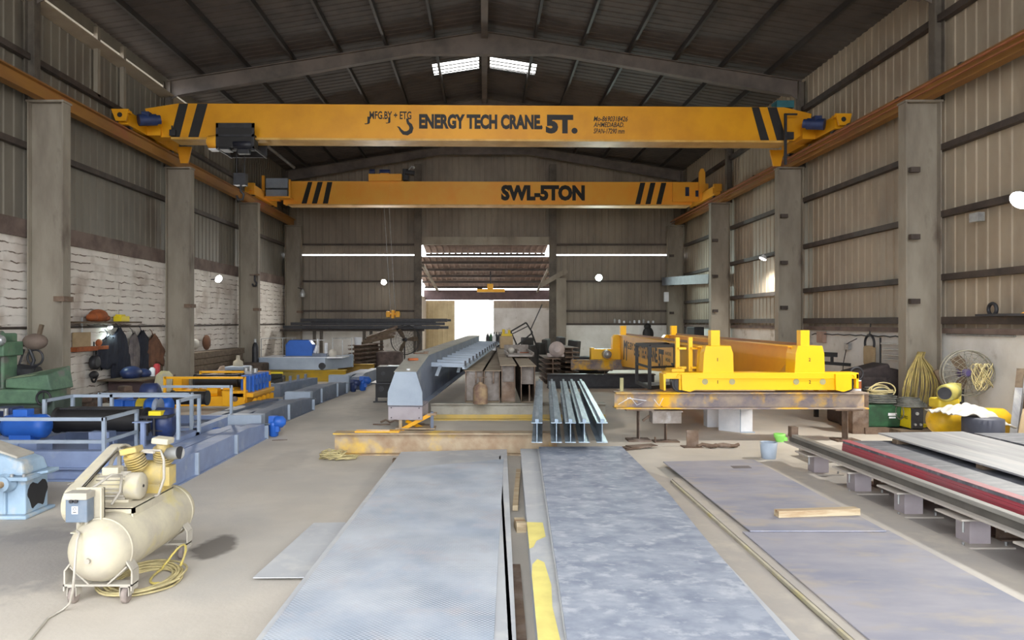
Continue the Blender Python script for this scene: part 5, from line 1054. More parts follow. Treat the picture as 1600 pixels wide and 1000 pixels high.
# far crab on a yellow beam
t = solo('i_beam', MB().ibeam((-8.15, 25.6, 0), (-4.9, 25.6, 0), .4, .40, .03, .02), mat('mustard_beam', rgb(150,132,70), .7, 0, rgb(196,160,30), 1.4, .35, .6), 'mustard yellow beam on the floor under the far grey hoist crab', 'beam')
solo('i_beam', MB().ibeam((-5.6, 27.6, 0), (-4.2, 27.6, 0), .5, .5, .03, .02), mat('mustard_beam2', rgb(150,120,60), .7, 0, rgb(190,150,40), 2), 'shorter dull yellow beam on the floor behind the far grey hoist crab', 'beam')
t = thing('hoist_crab', 'far light grey hoist crab with big blue gearbox on the mustard beam', 'hoist', (-6.5, 26, .4))
P_('frame', MB().bb(-7.9, 25.4, .42, -5.6, 25.6, .84).bb(-7.6, 26.9, .42, -4.9, 27.1, .84).bb(-8.0, 25.5, .5, -7.8, 27, .84).add([(-5.6,25.4,.42),(-4.9,27,.42),(-4.9,27,.9),(-5.6,25.4,.84),(-5.7,25.5,.42),(-5.0,27.1,.42),(-5.0,27.1,.9),(-5.7,25.5,.84)],[(0,1,2,3),(7,6,5,4),(0,4,5,1),(3,2,6,7),(0,3,7,4),(1,5,6,2)]), M['gg'])
P_('deck', MB().bb(-7.9, 25.5, .82, -5.0, 27, .86), M['whitep'])
P_('wheel', MB().cyl((-7.85,25.35,.55),(-7.85,25.45,.55),.12), M['dark']); P_('wheel', MB().cyl((-5.7,25.35,.55),(-5.7,25.45,.55),.12), M['dark'])
P_('gearbox', MB().prism([(0,0),(.95,0),(.95,.42),(.82,.58),(.14,.58),(0,.42)], (-7.05, 25.6, .88), UX, UZ, (0,.5,0)), M['blue'], bev=.03)
P_('gearbox_base', MB().bb(-7.1,25.55,.84,-6.05,26.1,.9).bb(-6.1,25.6,.84,-5.6,26.1,.98), M['gbd'])
P_('brake_posts', MB().cyl((-5.95,25.8,.9),(-5.95,25.8,1.5),.03).cyl((-5.65,25.8,.9),(-5.65,25.8,1.35),.06).bar((-6.2,25.8,1.45),(-5.7,25.8,1.45),.03,.02).cyl((-6.05,25.75,1.0),(-5.95,25.75,1.25),.06), M['whitep'])
P_('white_bag', MB().ball((-5.4,25.7,.98),.15,sc=(1,.8,1)), M['cloth'])
P_('railing', rail_run([(-7.9,25.6),(-7.95,26.9),(-7.0,26.9)], [(-7.9,25.6),(-7.5,26.9),(-7.15,26.9)], 1.5, .85, .025), M['bolt'])
P_('railing', rail_run([(-5.5,26.2),(-4.95,27)], [(-5.5,26.2),(-5.22,26.6),(-4.95,27)], 1.5, .85, .025), M['bolt'])

# ---------------------------------------------------------------- end carriages on the floor
def endcar(y0, y1, xr0, xr1, h, lab, m=M['gb'], side='right', w_=.27, straps=(.35, .75), taper=True):
    t = thing('end_carriage', lab, 'beam', ((xr0+xr1)/2, (y0+y1)/2, 0), 0, 'floor end carriages')
    def at(k): return xr0+(xr1-xr0)*k, y0+(y1-y0)*k
    ks = [0, .12, .2, .8, .88, 1] ; hs = [h*.86, h*.9, h, h, h*.9, h*.86]
    vs = []; fs = []
    for k, hh in zip(ks, hs):
        x, y = at(k); vs += [(x-w_,y,.0),(x,y,.0),(x,y,hh),(x-w_,y,hh)]
    n = len(ks); fs = [(0,1,2,3), tuple(reversed((4*n-4,4*n-3,4*n-2,4*n-1)))]
    for i in range(n-1):
        for j in range(4): fs.append((4*i+(j+1) % 4, 4*i+j, 4*i+4+j, 4*i+4+(j+1) % 4))
    part(t, 'box', MB().add(vs, fs), m, world=True, bev=.006)
    st = MB()
    xa, ya = at(0); xb, yb_ = at(1)
    part(t, 'lower_flange', MB().add([(xa-w_-.03,ya,0),(xa+.04,ya,0),(xb+.04,yb_,0),(xb-w_-.03,yb_,0),(xa-w_-.03,ya,.014),(xa+.04,ya,.014),(xb+.04,yb_,.014),(xb-w_-.03,yb_,.014)],[(3,2,1,0),(4,5,6,7),(0,1,5,4),(1,2,6,5),(2,3,7,6),(3,0,4,7)]), m, world=True)
    for k in straps:
        x, y = at(k); part(t, 'stiffener', MB().bb(x, y-.02, .01, x+.05, y+.02, h-.01), M['gg'], world=True)
    x, y = at(1); part(t, 'end_bracket', MB().bb(x-.02, y, .0, x+.06, y+.03, h*.8).bb(x-.06, y+.0, h*.75, x+.06, y+.12, h*.8), M['gg'], world=True)
    return t
endcar(8.9, 13.0, -3.95, -3.95, .32, 'nearest blue-grey end carriage beam behind the compressor, right one of the pair', straps=(.24, .62))
endcar(8.7, 12.9, -4.28, -4.26, .31, 'nearest blue-grey end carriage beam behind the compressor, left one of the pair', straps=())
endcar(13.7, 17.2, -4.30, -4.10, .34, 'slate grey end carriage beam, second along the row, right one of the pair', M['gbd'], straps=(.5,))
endcar(13.5, 17.0, -4.64, -4.46, .32, 'slate grey end carriage beam, second along the row, left one of the pair', M['gbd'], straps=())
endcar(17.9, 21.3, -4.30, -4.08, .38, 'slate grey end carriage beam, third along the row, right one of the pair', M['gbd'], straps=(.25, .7))
endcar(17.7, 21.2, -4.66, -4.46, .34, 'slate grey end carriage beam, third along the row, left one of the pair', M['gbd'], straps=())
endcar(22.4, 26.5, -3.86, -3.72, .46, 'farthest slate grey end carriage beam in the row, right one of the pair', M['gbd'], straps=())
endcar(22.4, 26.5, -4.25, -4.1, .42, 'farthest slate grey end carriage beam in the row, left one of the pair', M['gbd'], straps=())
endcar(13.3, 17.4, -5.15, -4.95, .3, 'slate grey box beam lying beside the yellow crab', M['gbd'], straps=())
for (x, y, s_, m, lab) in ((-3.86, 13.25, 1.0, M['blue'], 'bright blue gearmotor at the far end of the nearest end carriage'), (-4.62, 12.5, .7, M['blue'], 'small bright blue gearmotor between the nearest crab and the end carriages'), (-3.95, 21.75, 1.0, M['navy'], 'dark blue gearmotor at the far end of the third end carriage'), (-3.72, 22.1, 1.15, M['blue'], 'blue gearmotor at the near end of the farthest end carriage')):
    t = thing('gearmotor', lab, 'motor', (x, y, 0), 0)
    part(t, 'motor', MB().lathe((0,0,.0),(0,0,.36*s_),[(0,.05*s_),(.02,.085*s_),(.2*s_,.09*s_),(.25*s_,.1*s_),(.28*s_,.07*s_)],18), m)
    part(t, 'gear_case', MB().lathe((0,-.03,.28*s_),(.22*s_,.05,.26*s_),[(0,.06*s_),(.02,.1*s_),(.16*s_,.11*s_),(.22*s_,.05*s_)],18).bb(-.08*s_,-.06,.2*s_,.06*s_,.08,.38*s_), m)
    part(t, 'terminal_box', MB().bb(.06*s_,-.1*s_,.1*s_,.12*s_,.0,.2*s_), m)
for (x, y, h, lab) in ((-4.2, 13.35, .40, 'grey box joint between the first and second end carriages'), (-4.3, 17.5, .42, 'grey box joint between the second and third end carriages'), (-4.2, 21.9, .5, 'grey box joint before the farthest end carriages')):
    solo('joint_box', MB().bb(x-.5, y-.13, .0, x+.12, y+.1, h), M['gg'], lab, 'box', bev=.01)
t = thing('small_carriage', 'small grey end carriage with lugs lying behind the yellow crab', 'beam', (-5.6, 20.5, 0))
part(t, 'box', MB().add([(-.4,-.3,0),(-.1,-.3,0),(.5,1.6,0),(.2,1.6,0),(-.4,-.3,.36),(-.1,-.3,.36),(.5,1.6,.4),(.2,1.6,.4)],[(3,2,1,0),(4,5,6,7),(0,1,5,4),(1,2,6,5),(2,3,7,6),(3,0,4,7)]), M['gbd'])
for k in range(3): part(t, 'lug', MB().bb(.0+.12*k,.2+.4*k,.36,.06+.12*k,.3+.4*k,.55), M['gbd'])
part(t, 'side_box', MB().bb(-.9,-.4,0,-.4,.1,.36), M['gg'])
# ---------------------------------------------------------------- lamps
glow = emis('lamp_glow', (1.0, .98, .92, 1), 30); glowc = emis('cool_lamp_glow', (.8, 1.0, .95, 1), 30)
def lamp(name, lab, loc, d, r, power, col=(1,.97,.9), cool=False, cord=None, lr=None):
    t = thing(name, lab, 'lamp', loc); d = Vector(d).normalized()
    part(t, 'housing', MB().lathe(-d*.12, d*.0, [(0,r*.4),(.04,r*.6),(.11,r),(.12,r*.98)], 20), M['whitep'])
    part(t, 'lens', MB().lathe(d*.0, d*.06, [(0,r*.95),(.02,r*.85),(.04,r*.5),(.05,.01)], 20), glowc if cool else glow)
    if cord: part(t, 'bracket', MB().bar(Vector(cord[0]), Vector(cord[1]), .03, .03), M['dark'])
    l = bpy.data.lights.new(name+'_light', 'SPOT'); l.energy = power; l.color = col; l.shadow_soft_size = lr or r; l.spot_size = 2.7; l.spot_blend = .6
    o = bpy.data.objects.new(name+'_light', l); COL.objects.link(o); o.parent = t; o.location = d*.12
    o.rotation_euler = d.to_track_quat('-Z', 'Y').to_euler(); return t
lamp('wall_lamp', 'bright lamp on the brick left wall between the second and third columns', (-8.6, 23.4, 3.49), (.8,-.5,-.4), .13, 300, cord=((0,0,-.0),(-.25,0,-.02)))
lamp('wall_lamp', 'white lamp on the left half of the back wall', (-4.56, 32.75, 3.9), (0,-1,-.4), .13, 500, cord=((0,.05,0),(0,.2,.02)))
lamp('wall_lamp', 'greenish white lamp on the right half of the back wall', (5.17, 32.7, 4.1), (0,-1,-.4), .16, 600, (.8,1,.95), True, cord=((0,.05,0),(0,.25,.02)))
lamp('flood_lamp', 'large round floodlight high on the right wall at the picture edge', (8.6, 11.6, 4.05), (-.75,-.25,-.6), .17, 900, cord=((0,0,0),(.3,0,.1)))
lamp('flood_lamp', 'small floodlight on the right wall between the second and third columns', (8.7, 22.6, 4.08), (-.4,.1,-.9), .12, 350, cord=((0,0,0),(.25,0,.08)))
lamp('under_shelf_lamp', 'small lamp glowing under the wall shelf above the hanging clothes', (-8.85, 17.1, 1.98), (.2,0,-1), .06, 25, (.8,1,.9), True)
lamp('work_bulb', 'small bright bulb low on the right wall behind the yellow crane', (8.85, 29.8, 1.05), (-1,-.4,0), .07, 50)
# ---------------------------------------------------------------- left wall things
def LX(px, x=-8.95): return x*F/(px-VX)      # depth of a point seen at column px on plane x
def LW(px, py, x=-8.95): Y = LX(px, x); return Vector((x, Y, H+(VY-py)*Y/F))
a, b = LW(110, 503), LW(200, 505)
solo('wall_shelf', MB().bb(-8.99, a.y, a.z-.03, -8.6, b.y, a.z+.01), M['woodd'], 'dark plank shelf on the left brick wall above the hanging clothes', 'shelf')
p = LW(150, 497, -8.8); o = solo('orange_bundle', MB().ball((-8.8, p.y+.1, a.z+.14), .3, sc=(.5,1.1,.5)).ball((-8.78, p.y-.2, a.z+.1), .18, sc=(.6,1,.5)).ball((-8.8, p.y+.4, a.z+.09), .16, sc=(.6,1,.5)), M['orange'], 'rust-orange bundle lying on the left wall shelf', 'bundle')
p = LW(190, 499, -8.8); solo('yellow_box', MB().bb(-8.9, p.y-.2, a.z+.01, -8.7, p.y+.2, a.z+.14).bb(-8.88,p.y-.15,a.z+.14,-8.75,p.y+.1,a.z+.18), M['yplas'], 'small yellow box on the left wall shelf', 'box', bev=.01)
# cardboard holder
p = LW(128, 540); t = thing('wall_rack', 'brown cardboard-backed rack with rusty tray hanging on the left wall', 'rack', (-8.97, p.y, 1.35))
part(t, 'back_board', MB().bb(0,-.35,.18,.03,.35,.52), M['card'], bev=.004); part(t, 'tray', MB().bb(0,-.5,.1,.2,.35,.2), M['orange'], bev=.01); part(t, 'small_tray', MB().bb(0,.4,.12,.2,.8,.2).ball((.08,.6,.26),.12,sc=(.5,1,.8)), M['orange'])
part(t, 'strap', MB().bb(.0,.0,.5,.02,.04,.85), M['whitep'])
# chain hoist
t = thing('chain_hoist', 'black chain hoist hanging on the left brick wall below the cardboard rack', 'hoist', (-8.9, LW(140, 560).y, .9))
part(t, 'body', MB().lathe((0,0,.28),(.14,0,.28),[(0,.12),(.02,.16),(.12,.16),(.14,.1)],20), M['dark']); part(t, 'lower_block', MB().ball((.05,0,.0),.13,sc=(.6,1.2,.7)).torus((.05,.0,-.06),.1,.025,'X',16,6), M['dark'])
part(t, 'chain', MB().tube([(.05,0,.4),(.05,0,.75)],.02,6).tube([(.05,.12,.3),(.05,.14,.5),(.05,.1,.62)],.02,6), M['dark'])
# clothes
def cloth(name, lab, y, ztop, zbot, w_, m, sh=.8, taper=1.0, thick=.1, hang='wide'):
    t_ = MB(); n = 40; K = 14; secs = []; rnd = random.Random(int(y*100)); ph = [rnd.uniform(0, 6) for _ in range(5)]
    for k in range(K+1):
        v = k/K; z = ztop-(ztop-zbot)*v; hw = w_/2*(sh+(1-sh)*min(1, v*3))*(1+(taper-1)*v) if k else w_*.12
        row = []
        for a in [2*PI*i/n for i in range(n)]:
            yy = y+hw*math.cos(a)*(1+.06*math.sin(9*v+ph[0])+.05*math.sin(17*v+ph[1]))
            fold = 1+.35*math.sin(14*math.cos(a)+ph[2]+2*v)*min(1, v*2)+.15*math.sin(23*math.cos(a)+ph[3]-3*v)
            hem = .06*math.sin(5*math.cos(a)+ph[4])*v+.03*math.sin(13*a)*v
            row.append((-8.86+thick*.55*fold*math.sin(a)*(.5+.5*min(1, v*3)), yy, z+hem+.16*w_*(0 if k else 0)-(.25*abs(math.cos(a))**1.5*w_*(1-v)*.6)))
        secs.append(row)
    vs = [v for s_ in secs for v in s_]; fs = [(j*n+i, j*n+(i+1) % n, (j+1)*n+(i+1) % n, (j+1)*n+i) for j in range(K) for i in range(n)]+[tuple(range(n)), tuple(range(K*n, (K+1)*n))]
    t_.add(vs, fs, True)
    t_.tube([(-8.97, y, ztop+.1), (-8.9, y-.03, ztop+.05), (-8.9, y, ztop-.02)], .01, 5)
    return solo(name, t_, m, lab, 'clothes')
def LY(px): return LX(px, -8.9)
cloth('jacket', 'navy jacket hanging leftmost in the row of clothes on the left wall', LY(168), 1.82, 1.05, 1.1, M['fabn'], .6)
cloth('jacket', 'black jacket with raised shoulders second in the row of clothes on the left wall', LY(184), 1.98, .72, .95, M['fabn'], .6, .8)
cloth('trousers', 'grey trousers hanging below the dark jackets on the left wall', LY(180)+.1, .98, .15, .35, M['fabg'], .9, .8)
cloth('trousers', 'dark trousers hanging behind the dark jackets on the left wall', LY(196), 1.4, .1, .45, M['fabn'], .9, .8, .07)
cloth('shirt', 'grey shirt in the middle of the row of clothes on the left wall', LY(207), 1.85, .6, .55, M['fabg'], .7)
cloth('jacket', 'dark blue overall right of the grey shirt on the left wall', LY(220), 1.9, .3, .95, M['fabn'], .7, .7)
cloth('bag', 'brown bag hanging rightmost in the row on the left wall', LY(238), 1.8, .95, 1.2, M['fabb'], .5, 1.1)
solo('leaning_boards', MB().bb(-8.97, LY(236)-.4, 0.0, -8.85, LY(236)+.6, .95), M['woodd'], 'dark boards leaning on the left wall below the brown bag', 'board')
# work table
t = thing('work_table', 'dark work table with clutter against the left wall', 'table', (-8.35, 17.6, 0))
part(t, 'top', MB().bb(-.6,-.9,.72,.45,.9,.76), M['woodd'], bev=.01); part(t, 'cabinet', MB().bb(-.5,-.6,0,.35,.6,.72), mat('maroon_cabinet', rgb(84,66,66), .7), bev=.01)
p = (-8.45, 17.3, .76)
solo('cloth_heap', MB().ball((p[0], p[1], .88), .28, sc=(.8,1.2,.6)).ball((p[0]+.1,p[1]+.4,.84),.2,sc=(.9,1,.6)), M['navy'], 'blue cloth heap on the dark work table', 'cloth')
solo('red_can', MB().lathe((-8.2, 18.1, .76), (-8.2, 18.1, 1.06), [(0,.07),(.26,.08),(.3,.04)]), M['red'], 'red can on the right end of the work table', 'can')
solo('white_can', MB().lathe((-8.2, 17.85, .76), (-8.2, 17.85, 1.0), [(0,.06),(.18,.07),(.22,.03)]), M['whitep'], 'white can beside the red can on the work table', 'can')
# big chair-like pale object near column 2
t = thing('plastic_chair', 'pale pink plastic armchair behind the yellow crab', 'chair', (-7.45, 19.5, 0))
part(t, 'seat', MB().box((0,0,.42),(.5,.5,.04)), M['pinkc'], bev=.01)
part(t, 'backrest', MB().prism([(-.28,0),(.28,0),(.26,.35),(.15,.46),(-.15,.46),(-.26,.35)], (.25,.05,.45), (0,-1,0), (.2,0,1), (.03,0,0)), M['pinkc'], bev=.01)
for s_ in (-1, 1):
    part(t, 'armrest', MB().tube([(-.25,.27*s_,.42),(-.22,.28*s_,.64),(.1,.28*s_,.68),(.28,.27*s_,.7)],.03), M['pinkc'])
    for q in (-1, 1): part(t, 'leg', MB().bar((.22*q,.22*s_,.42),(.27*q,.26*s_,0),.04,.04), M['pinkc'])
t = thing('plastic_chair', 'pale cream chair back showing behind the left end of the yellow crab rail', 'chair', (-7.7, 16.9, 0), 1.2)
part(t, 'seat', MB().box((0,0,.42),(.5,.5,.04)), M['cream'], bev=.01); part(t, 'backrest', MB().prism([(-.28,0),(.28,0),(.26,.38),(.12,.48),(-.12,.48),(-.26,.38)], (.25,.05,.45), (0,-1,0), (.2,0,1), (.03,0,0)), M['cream'], bev=.01)
for s_ in (-1, 1):
    for q in (-1, 1): part(t, 'leg', MB().bar((.22*q,.22*s_,.42),(.27*q,.26*s_,0),.04,.04), M['cream'])
# green machine
t = thing('milling_machine', 'green machine tool with sloping ram at the left edge', 'machine', (-8.0, 13.0, 0))
P_('base', MB().bb(-8.6, 12.6, 0, -7.5, 13.5, .75), mat('dark_green_base', rgb(70,84,74), .7), bev=.03)
P_('bed', MB().bb(-8.7, 12.5, .68, -7.72, 13.4, .93), M['green'], bev=.03)
P_('ram', MB().add([(-8.35,12.6,.95),(-7.55,12.6,.90),(-7.55,13.3,.90),(-8.35,13.3,.95),(-8.35,12.6,1.1),(-7.62,12.6,1.18),(-7.62,13.3,1.3),(-8.35,13.3,1.16)],[(3,2,1,0),(4,5,6,7),(0,1,5,4),(1,2,6,5),(2,3,7,6),(3,0,4,7)]), M['green'], bev=.02)
P_('pale_ram_top', MB().add([(-8.35,12.62,1.105),(-7.9,12.62,1.16),(-7.9,13.25,1.24),(-8.35,13.25,1.165)],[(0,1,2,3)]), mat('pale_green_top', rgb(190,206,170), .6))
P_('handwheel', MB().torus((-7.62,12.5,.78),.12,.02,'Y').bar((-7.62,12.5,.67),(-7.62,12.5,.89),.015,.015), M['dark'])
P_('column', MB().bb(-8.75, 12.7, .9, -8.45, 13.1, 1.9), M['green'], bev=.03); P_('head', MB().bb(-8.9,12.55,1.5,-8.35,13.1,1.75).cyl((-8.75,12.6,1.8),(-8.4,12.6,1.85),.1), M['green'], bev=.02)
P_('dark_slots', MB().bb(-8.68,12.67,.95,-8.62,12.7,1.48).bb(-8.56,12.67,.95,-8.5,12.7,1.48), M['black'])
P_('motor', MB().lathe((-8.55,12.5,1.74),(-8.3,12.5,1.8),[(0,.05),(.02,.09),(.2,.1),(.25,.06)],16), M['bolt'])
t = thing('machine_guard', 'dusty brown domed pulley guard on an arm beside the green machine', 'guard', (-8.25, 13.2, .9))
P_('dome', MB().ball((-8.2, 13.2, 1.74), .22, 20, 12, sc=(1,.7,.68)), mat('dusty_brown', rgb(120,104,94), .8)); P_('spike', MB().bar((-8.13,13.2,1.85),(-8.08,13.2,2.05),.06,.06), M['woodd']); P_('side_arm', MB().bar((-8.4,13.2,1.68),(-8.6,13.2,1.66),.1,.06), M['woodd'])
P_('arm', MB().tube([(-8.3,13.2,1.6),(-8.22,13.2,1.4),(-8.3,13.2,1.2),(-8.4,13.2,1.0),(-8.35,13.2,.9)],.03).torus((-8.2,13.2,1.45),.14,.02,'Y').tube([(-8.4,13.2,1.6),(-8.5,13.2,1.3),(-8.3,13.2,1.1)],.02), M['dark']); P_('motor', MB().cyl((-8.5,13.2,1.2),(-8.15,13.2,1.15),.14).bb(-8.35,13.0,1.08,-8.15,13.1,1.25), M['dark'])
solo('machine_table', MB().bb(-8.9, 11.7, 0, -7.7, 12.3, .4).bb(-8.7, 12.35, 0, -7.6, 12.5, .62), mat('dark_clutter', rgb(80,74,70), .85, 0, rgb(54,50,48), 5, bump=.4), 'low dark bench between the green machine and the nearest crab', 'bench', bev=.02)
# bay between column 2 and 3: stacked boards
for i in range(6):
    z = .0+.2*i
    solo('timber_stack', MB().bb(-8.95, 21.0, z, -8.55+.03*((i*7) % 3), 25.7-.1*((i*5) % 3), z+.19), M['woodd'], ['lowest', 'second lowest', 'third lowest', 'third highest', 'second highest', 'topmost'][i]+' brown plank layer stacked along the left wall between two columns', 'timber', 'wall planks', bev=.01)
solo('sun_hat', MB().ball((-8.8, 22.0, 1.42), .2, sc=(.5,1.1,.8)), M['cloth'], 'pale cap hanging above the brown planks', 'hat'); solo('felt_cap', MB().ball((-8.8, 22.9, 1.45), .22, sc=(.5,1,1.1)), M['fabb'], 'dark brown cap hanging beside the pale cap on the left wall', 'cap')
solo('hanging_bag', MB().ball((-8.6, 20.75, 1.3), .35, sc=(.5,.5,1.2)), M['fabb'], 'long brown bag hanging beside the second left column', 'bag'); solo('orange_tape', MB().tube([(-8.45,20.7,1.5),(-8.42,20.7,1.2),(-8.45,20.7,.9)],.03), M['red'], 'red-orange strap hanging beside the second left column', 'strap')
for nm_, x, y, c_ in (('standing by the third left column', -8.05, 25.4, M['dark']),):
    t = thing('gas_cylinder', 'dark gas cylinder '+nm_, 'cylinder', (x, y, 0)); part(t, 'bottle', MB().lathe((0,0,0),(0,0,1),[(0,.11),(1.2,.11),(1.32,.08),(1.38,.04)],20), c_); part(t, 'cap', MB().cyl((0,0,1.38),(0,0,1.5),.05), M['bolt'])
t = thing('bench_grinder', 'white-topped object on a green-grey stand among the brown planks', 'grinder', (-7.7, 22.6, 0)); part(t, 'stand', MB().bb(-.15,-.15,0,.15,.15,.62), M['rust']); part(t, 'table', MB().bb(-.3,-.4,.62,.3,.4,.72), M['gg'], bev=.02); part(t, 'head', MB().lathe((0,0,.72),(0,0,1.05),[(0,.16),(.15,.14),(.2,.06),(.33,.05)],16), M['cream'])
solo('wall_clutter', MB().box((-7.9, 24.8, .35), (.8,.8,.7)).box((-7.7, 23.9, .25), (.6,.5,.5)), mat('clutter_brown', rgb(86,74,64), .9, 0, rgb(60,52,46), 6, bump=.5), 'dark jumbled scrap heap by the third left column', 'scrap', bev=.05)
# ---------------------------------------------------------------- back wall, left: rack of bars
t = thing('bar_rack', 'dark steel rack frame holding long bars along the back wall', 'rack', (-6, 31.2, 0))
for x in (-7.35, -7.05, -5.2, -4.9, -4.45, -3.0, -2.75): P_('post', MB().bb(x-.06, 31.2, 0, x+.06, 31.32, 1.75), M['steel'])
P_('cross_bar', MB().bb(-8.8, 31.1, 1.7, -2.6, 31.4, 1.78), M['girt'])
for i, (x0, x1, z, yy, rr) in enumerate(((-8.6,-1.9,1.87,30.95,.07),(-7.8,-1.55,1.86,31.2,.06),(-8.3,-1.7,2.02,31.0,.06),(-7.9,-1.6,2.17,31.1,.07),(-7.7,-1.45,2.17,31.3,.05),(-7.5,-2.1,2.03,31.3,.08),(-7.9,-2.0,1.85,31.4,.07))):
    solo('steel_bar', MB().bb(x0, yy-rr, z-rr, x1, yy+rr, z+rr), M['dark'], ['frontmost bottom', 'middle bottom', 'front middle', 'front top', 'back top', 'back middle', 'rear bottom'][i]+' long dark bar on the rack along the back wall', 'bar', 'rack bars')
t = thing('hook_block', 'yellow hook block hanging against the back wall above the long bars', 'hook', (-3.9, 30.8, 2.3)); part(t, 'sheaves', MB().bb(-.28,-.1,0,-.12,.1,.25).bb(-.06,-.1,-.05,.06,.1,.3).bb(.12,-.1,0,.28,.1,.25).bb(-.3,-.06,.08,.3,.06,.18), M['by2'], bev=.02); part(t, 'ropes', MB().cyl((-.1,0,.25),(-.1,-2.0,4.4),.012,n=6).cyl((.1,0,.25),(.1,-2.0,4.4),.012,n=6), M['bolt'])
# stacked channel sections, fan, sloping bars
for i in range(7):
    z = .02+.17*i; x = -5.05+.02*(i % 2)
    solo('channel_section', MB().ibeam((x, 28.0, z), (x+.5, 30.9, z), .5, .16, .03, .03), M['rust'], ['lowest', 'second', 'third', 'fourth', 'fifth', 'sixth', 'topmost'][i]+' rusty beam in the stack of beam ends left of the black cabinet', 'beam', 'stacked beam ends') if i != 2 or True else None
solo('paint_bucket', MB().lathe((-4.95, 28.3, 1.2), (-4.95, 28.3, 1.53), [(0,.13),(.3,.15),(.3,.13),(.05,.11)], 18), M['whitep'], 'white bucket on top of the stacked beam ends', 'bucket')
for i in range(4): solo('sloping_bar', MB().bar((-4.9+.05*i, 28.9+.12*i, 1.25+.07*i), (-3.75+.03*i, 29.8+.12*i, 1.5+.13*i), .14, .09), M['rust'] if i % 2 else M['woodd'], ['lowest', 'second', 'third', 'topmost'][i]+' brown bar sloping up to the right beside the stacked beam ends', 'bar', 'sloping bars')
def fan(name, lab, loc, r, yaw, m_cage, stand_h, m_hub, blades=M['woodd']):
    t = thing(name, lab, 'fan', loc, yaw); c = Vector((0,0,stand_h)); cg = MB()
    for k, rr in enumerate((r, r*.99)): cg.torus(c+Vector((0,(-.08,.08)[k],0)), rr, .012, 'Y', 40, 6)
    for rr in (.3,.5,.7,.86): cg.torus(c+Vector((0,-.12+.04*rr,0)), r*rr, .004, 'Y', 36, 4)
    for i in range(20):
        a = 2*PI*i/20; cg.tube([c+Vector((.06*math.cos(a),-.14,.06*math.sin(a))), c+Vector((r*.6*math.cos(a+.12),-.14,r*.6*math.sin(a+.12))), c+Vector((r*math.cos(a+.2),-.08,r*math.sin(a+.2)))], .004, 4); cg.tube([c+Vector((r*math.cos(a),.08,r*math.sin(a))), c+Vector((.08*math.cos(a),.14,.08*math.sin(a)))], .004, 4)
    part(t, 'cage', cg, m_cage)
    for i in range(3):
        a = 2*PI*i/3+2.2; part(t, 'blade', MB().prism([(.05,-.04),(r*.5,-.11),(r*.85,-.1),(r*.85,.08),(r*.4,.09),(.05,.04)], c+Vector((0,-.01,0)), (math.cos(a),.0,math.sin(a)), (-math.sin(a)*.9,.4,math.cos(a)*.9), (0,.006,0)), blades)
    part(t, 'motor', MB().lathe(c+Vector((0,-.06,0)), c+Vector((0,.3,0)), [(0,.05),(.05,.08),(.2,.1),(.3,.1),(.34,.05)], 18), m_hub)
    part(t, 'pole', MB().cyl((0,.2,.03),(0,.2,stand_h),.03), M['dark']); part(t, 'base', MB().cyl((0,.2,0),(0,.2,.04),.3,n=24), M['dark']); return t
fan('pedestal_fan', 'dark dusty pedestal fan with round cage before the back wall', (-3.32, 30.4, 0), .62, .3, M['dark'], 1.35, M['dark'])
fan('pedestal_fan', 'large pedestal fan with wire cage against the white right wall', (8.5, 12.75, 0), .40, -.25, mat('cage_grey', rgb(128,124,110), .5), 1.2, mat('purple_motor', rgb(84,72,120), .5))
solo('grinder_drum', MB().lathe((-3.75,28.6,0),(-3.75,28.6,1),[(0,.5),(.9,.55),(.95,.3)],20), mat('clutter_b', rgb(112,96,90), .8, .0, rgb(74,64,60), 4, bump=.5), 'dark round drum behind the black cabinet', 'drum')
# ---------------------------------------------------------------- behind the deep beams
t = thing('tilted_frame', 'black rectangular steel frame tilted on the scrap by the back doorway', 'frame', (2.0, 29.3, 1.0))
fa = [W(798,518,29.3), W(822,504,29.3), W(832,520,29.3), W(808,540,29.3)]
fm = MB()
for i in range(4): fm.bar(fa[i], fa[(i+1) % 4], .06, .06)
fm.bar(W(800,522,29.3), W(824,510,29.3), .04, .04); part(t, 'frame', fm, M['black'], world=True)
part(t, 'prop', MB().bar(W(806,536,29.3), Vector((1.3,29.3,.4)), .05,.05).bar(W(830,518,29.3), Vector((2.4,29.6,.4)), .05,.05), M['black'], world=True)
random.seed(11)
for i in range(9):
    c_ = Vector((1.5+.27*i, 29.9+.25*math.sin(i*2), .0)); h_ = 1.1+.5*math.sin(i*1.3)**2
    solo('scrap_sheet', MB().box((c_.x, c_.y, h_*.48), (.5, .25, h_*.9), rz=.3*i, ry=.12*math.sin(i*3)), mat('scrap_dark%d' % i, rgb(60+5*(i%3),58+4*(i%3),56+4*(i%3)), .8), ['first','second','third','fourth','fifth','sixth','seventh','eighth','ninth'][i]+' dark scrap piece from the left in the heap right of the tilted frame', 'scrap', 'scrap heap', bev=.03)
solo('leaning_rod', MB().cyl((3.1,29.2,1.5),(3.9,31,4.0),.02,n=6) if False else MB().cyl(W(829,515,29.5), W(847,476,30.5), .025, n=6), M['black'], 'long thin black rod leaning above the scrap heap', 'rod')
for i, (px_, m_) in enumerate(((762,M['dark']),(767,M['greend']),(772,M['whitep']),(776,M['dark']),(780,M['dark']),(783,M['dark']))):
    x = (px_-VX)*34.5/F; t = thing('gas_cylinder', ['first','second','third (white)','fourth','fifth','sixth'][i]+' from the left of the tall gas cylinders in the back doorway', 'cylinder', (x, 34.5+.15*(i % 2), 0), 0, 'doorway gas cylinders')
    part(t, 'bottle', MB().lathe((0,0,0),(0,0,1),[(0,.09),(1.35,.09),(1.48,.06),(1.52,.03)],14), m_); part(t, 'valve', MB().cyl((0,0,1.5),(0,0,1.62),.025,n=8), M['dark'])
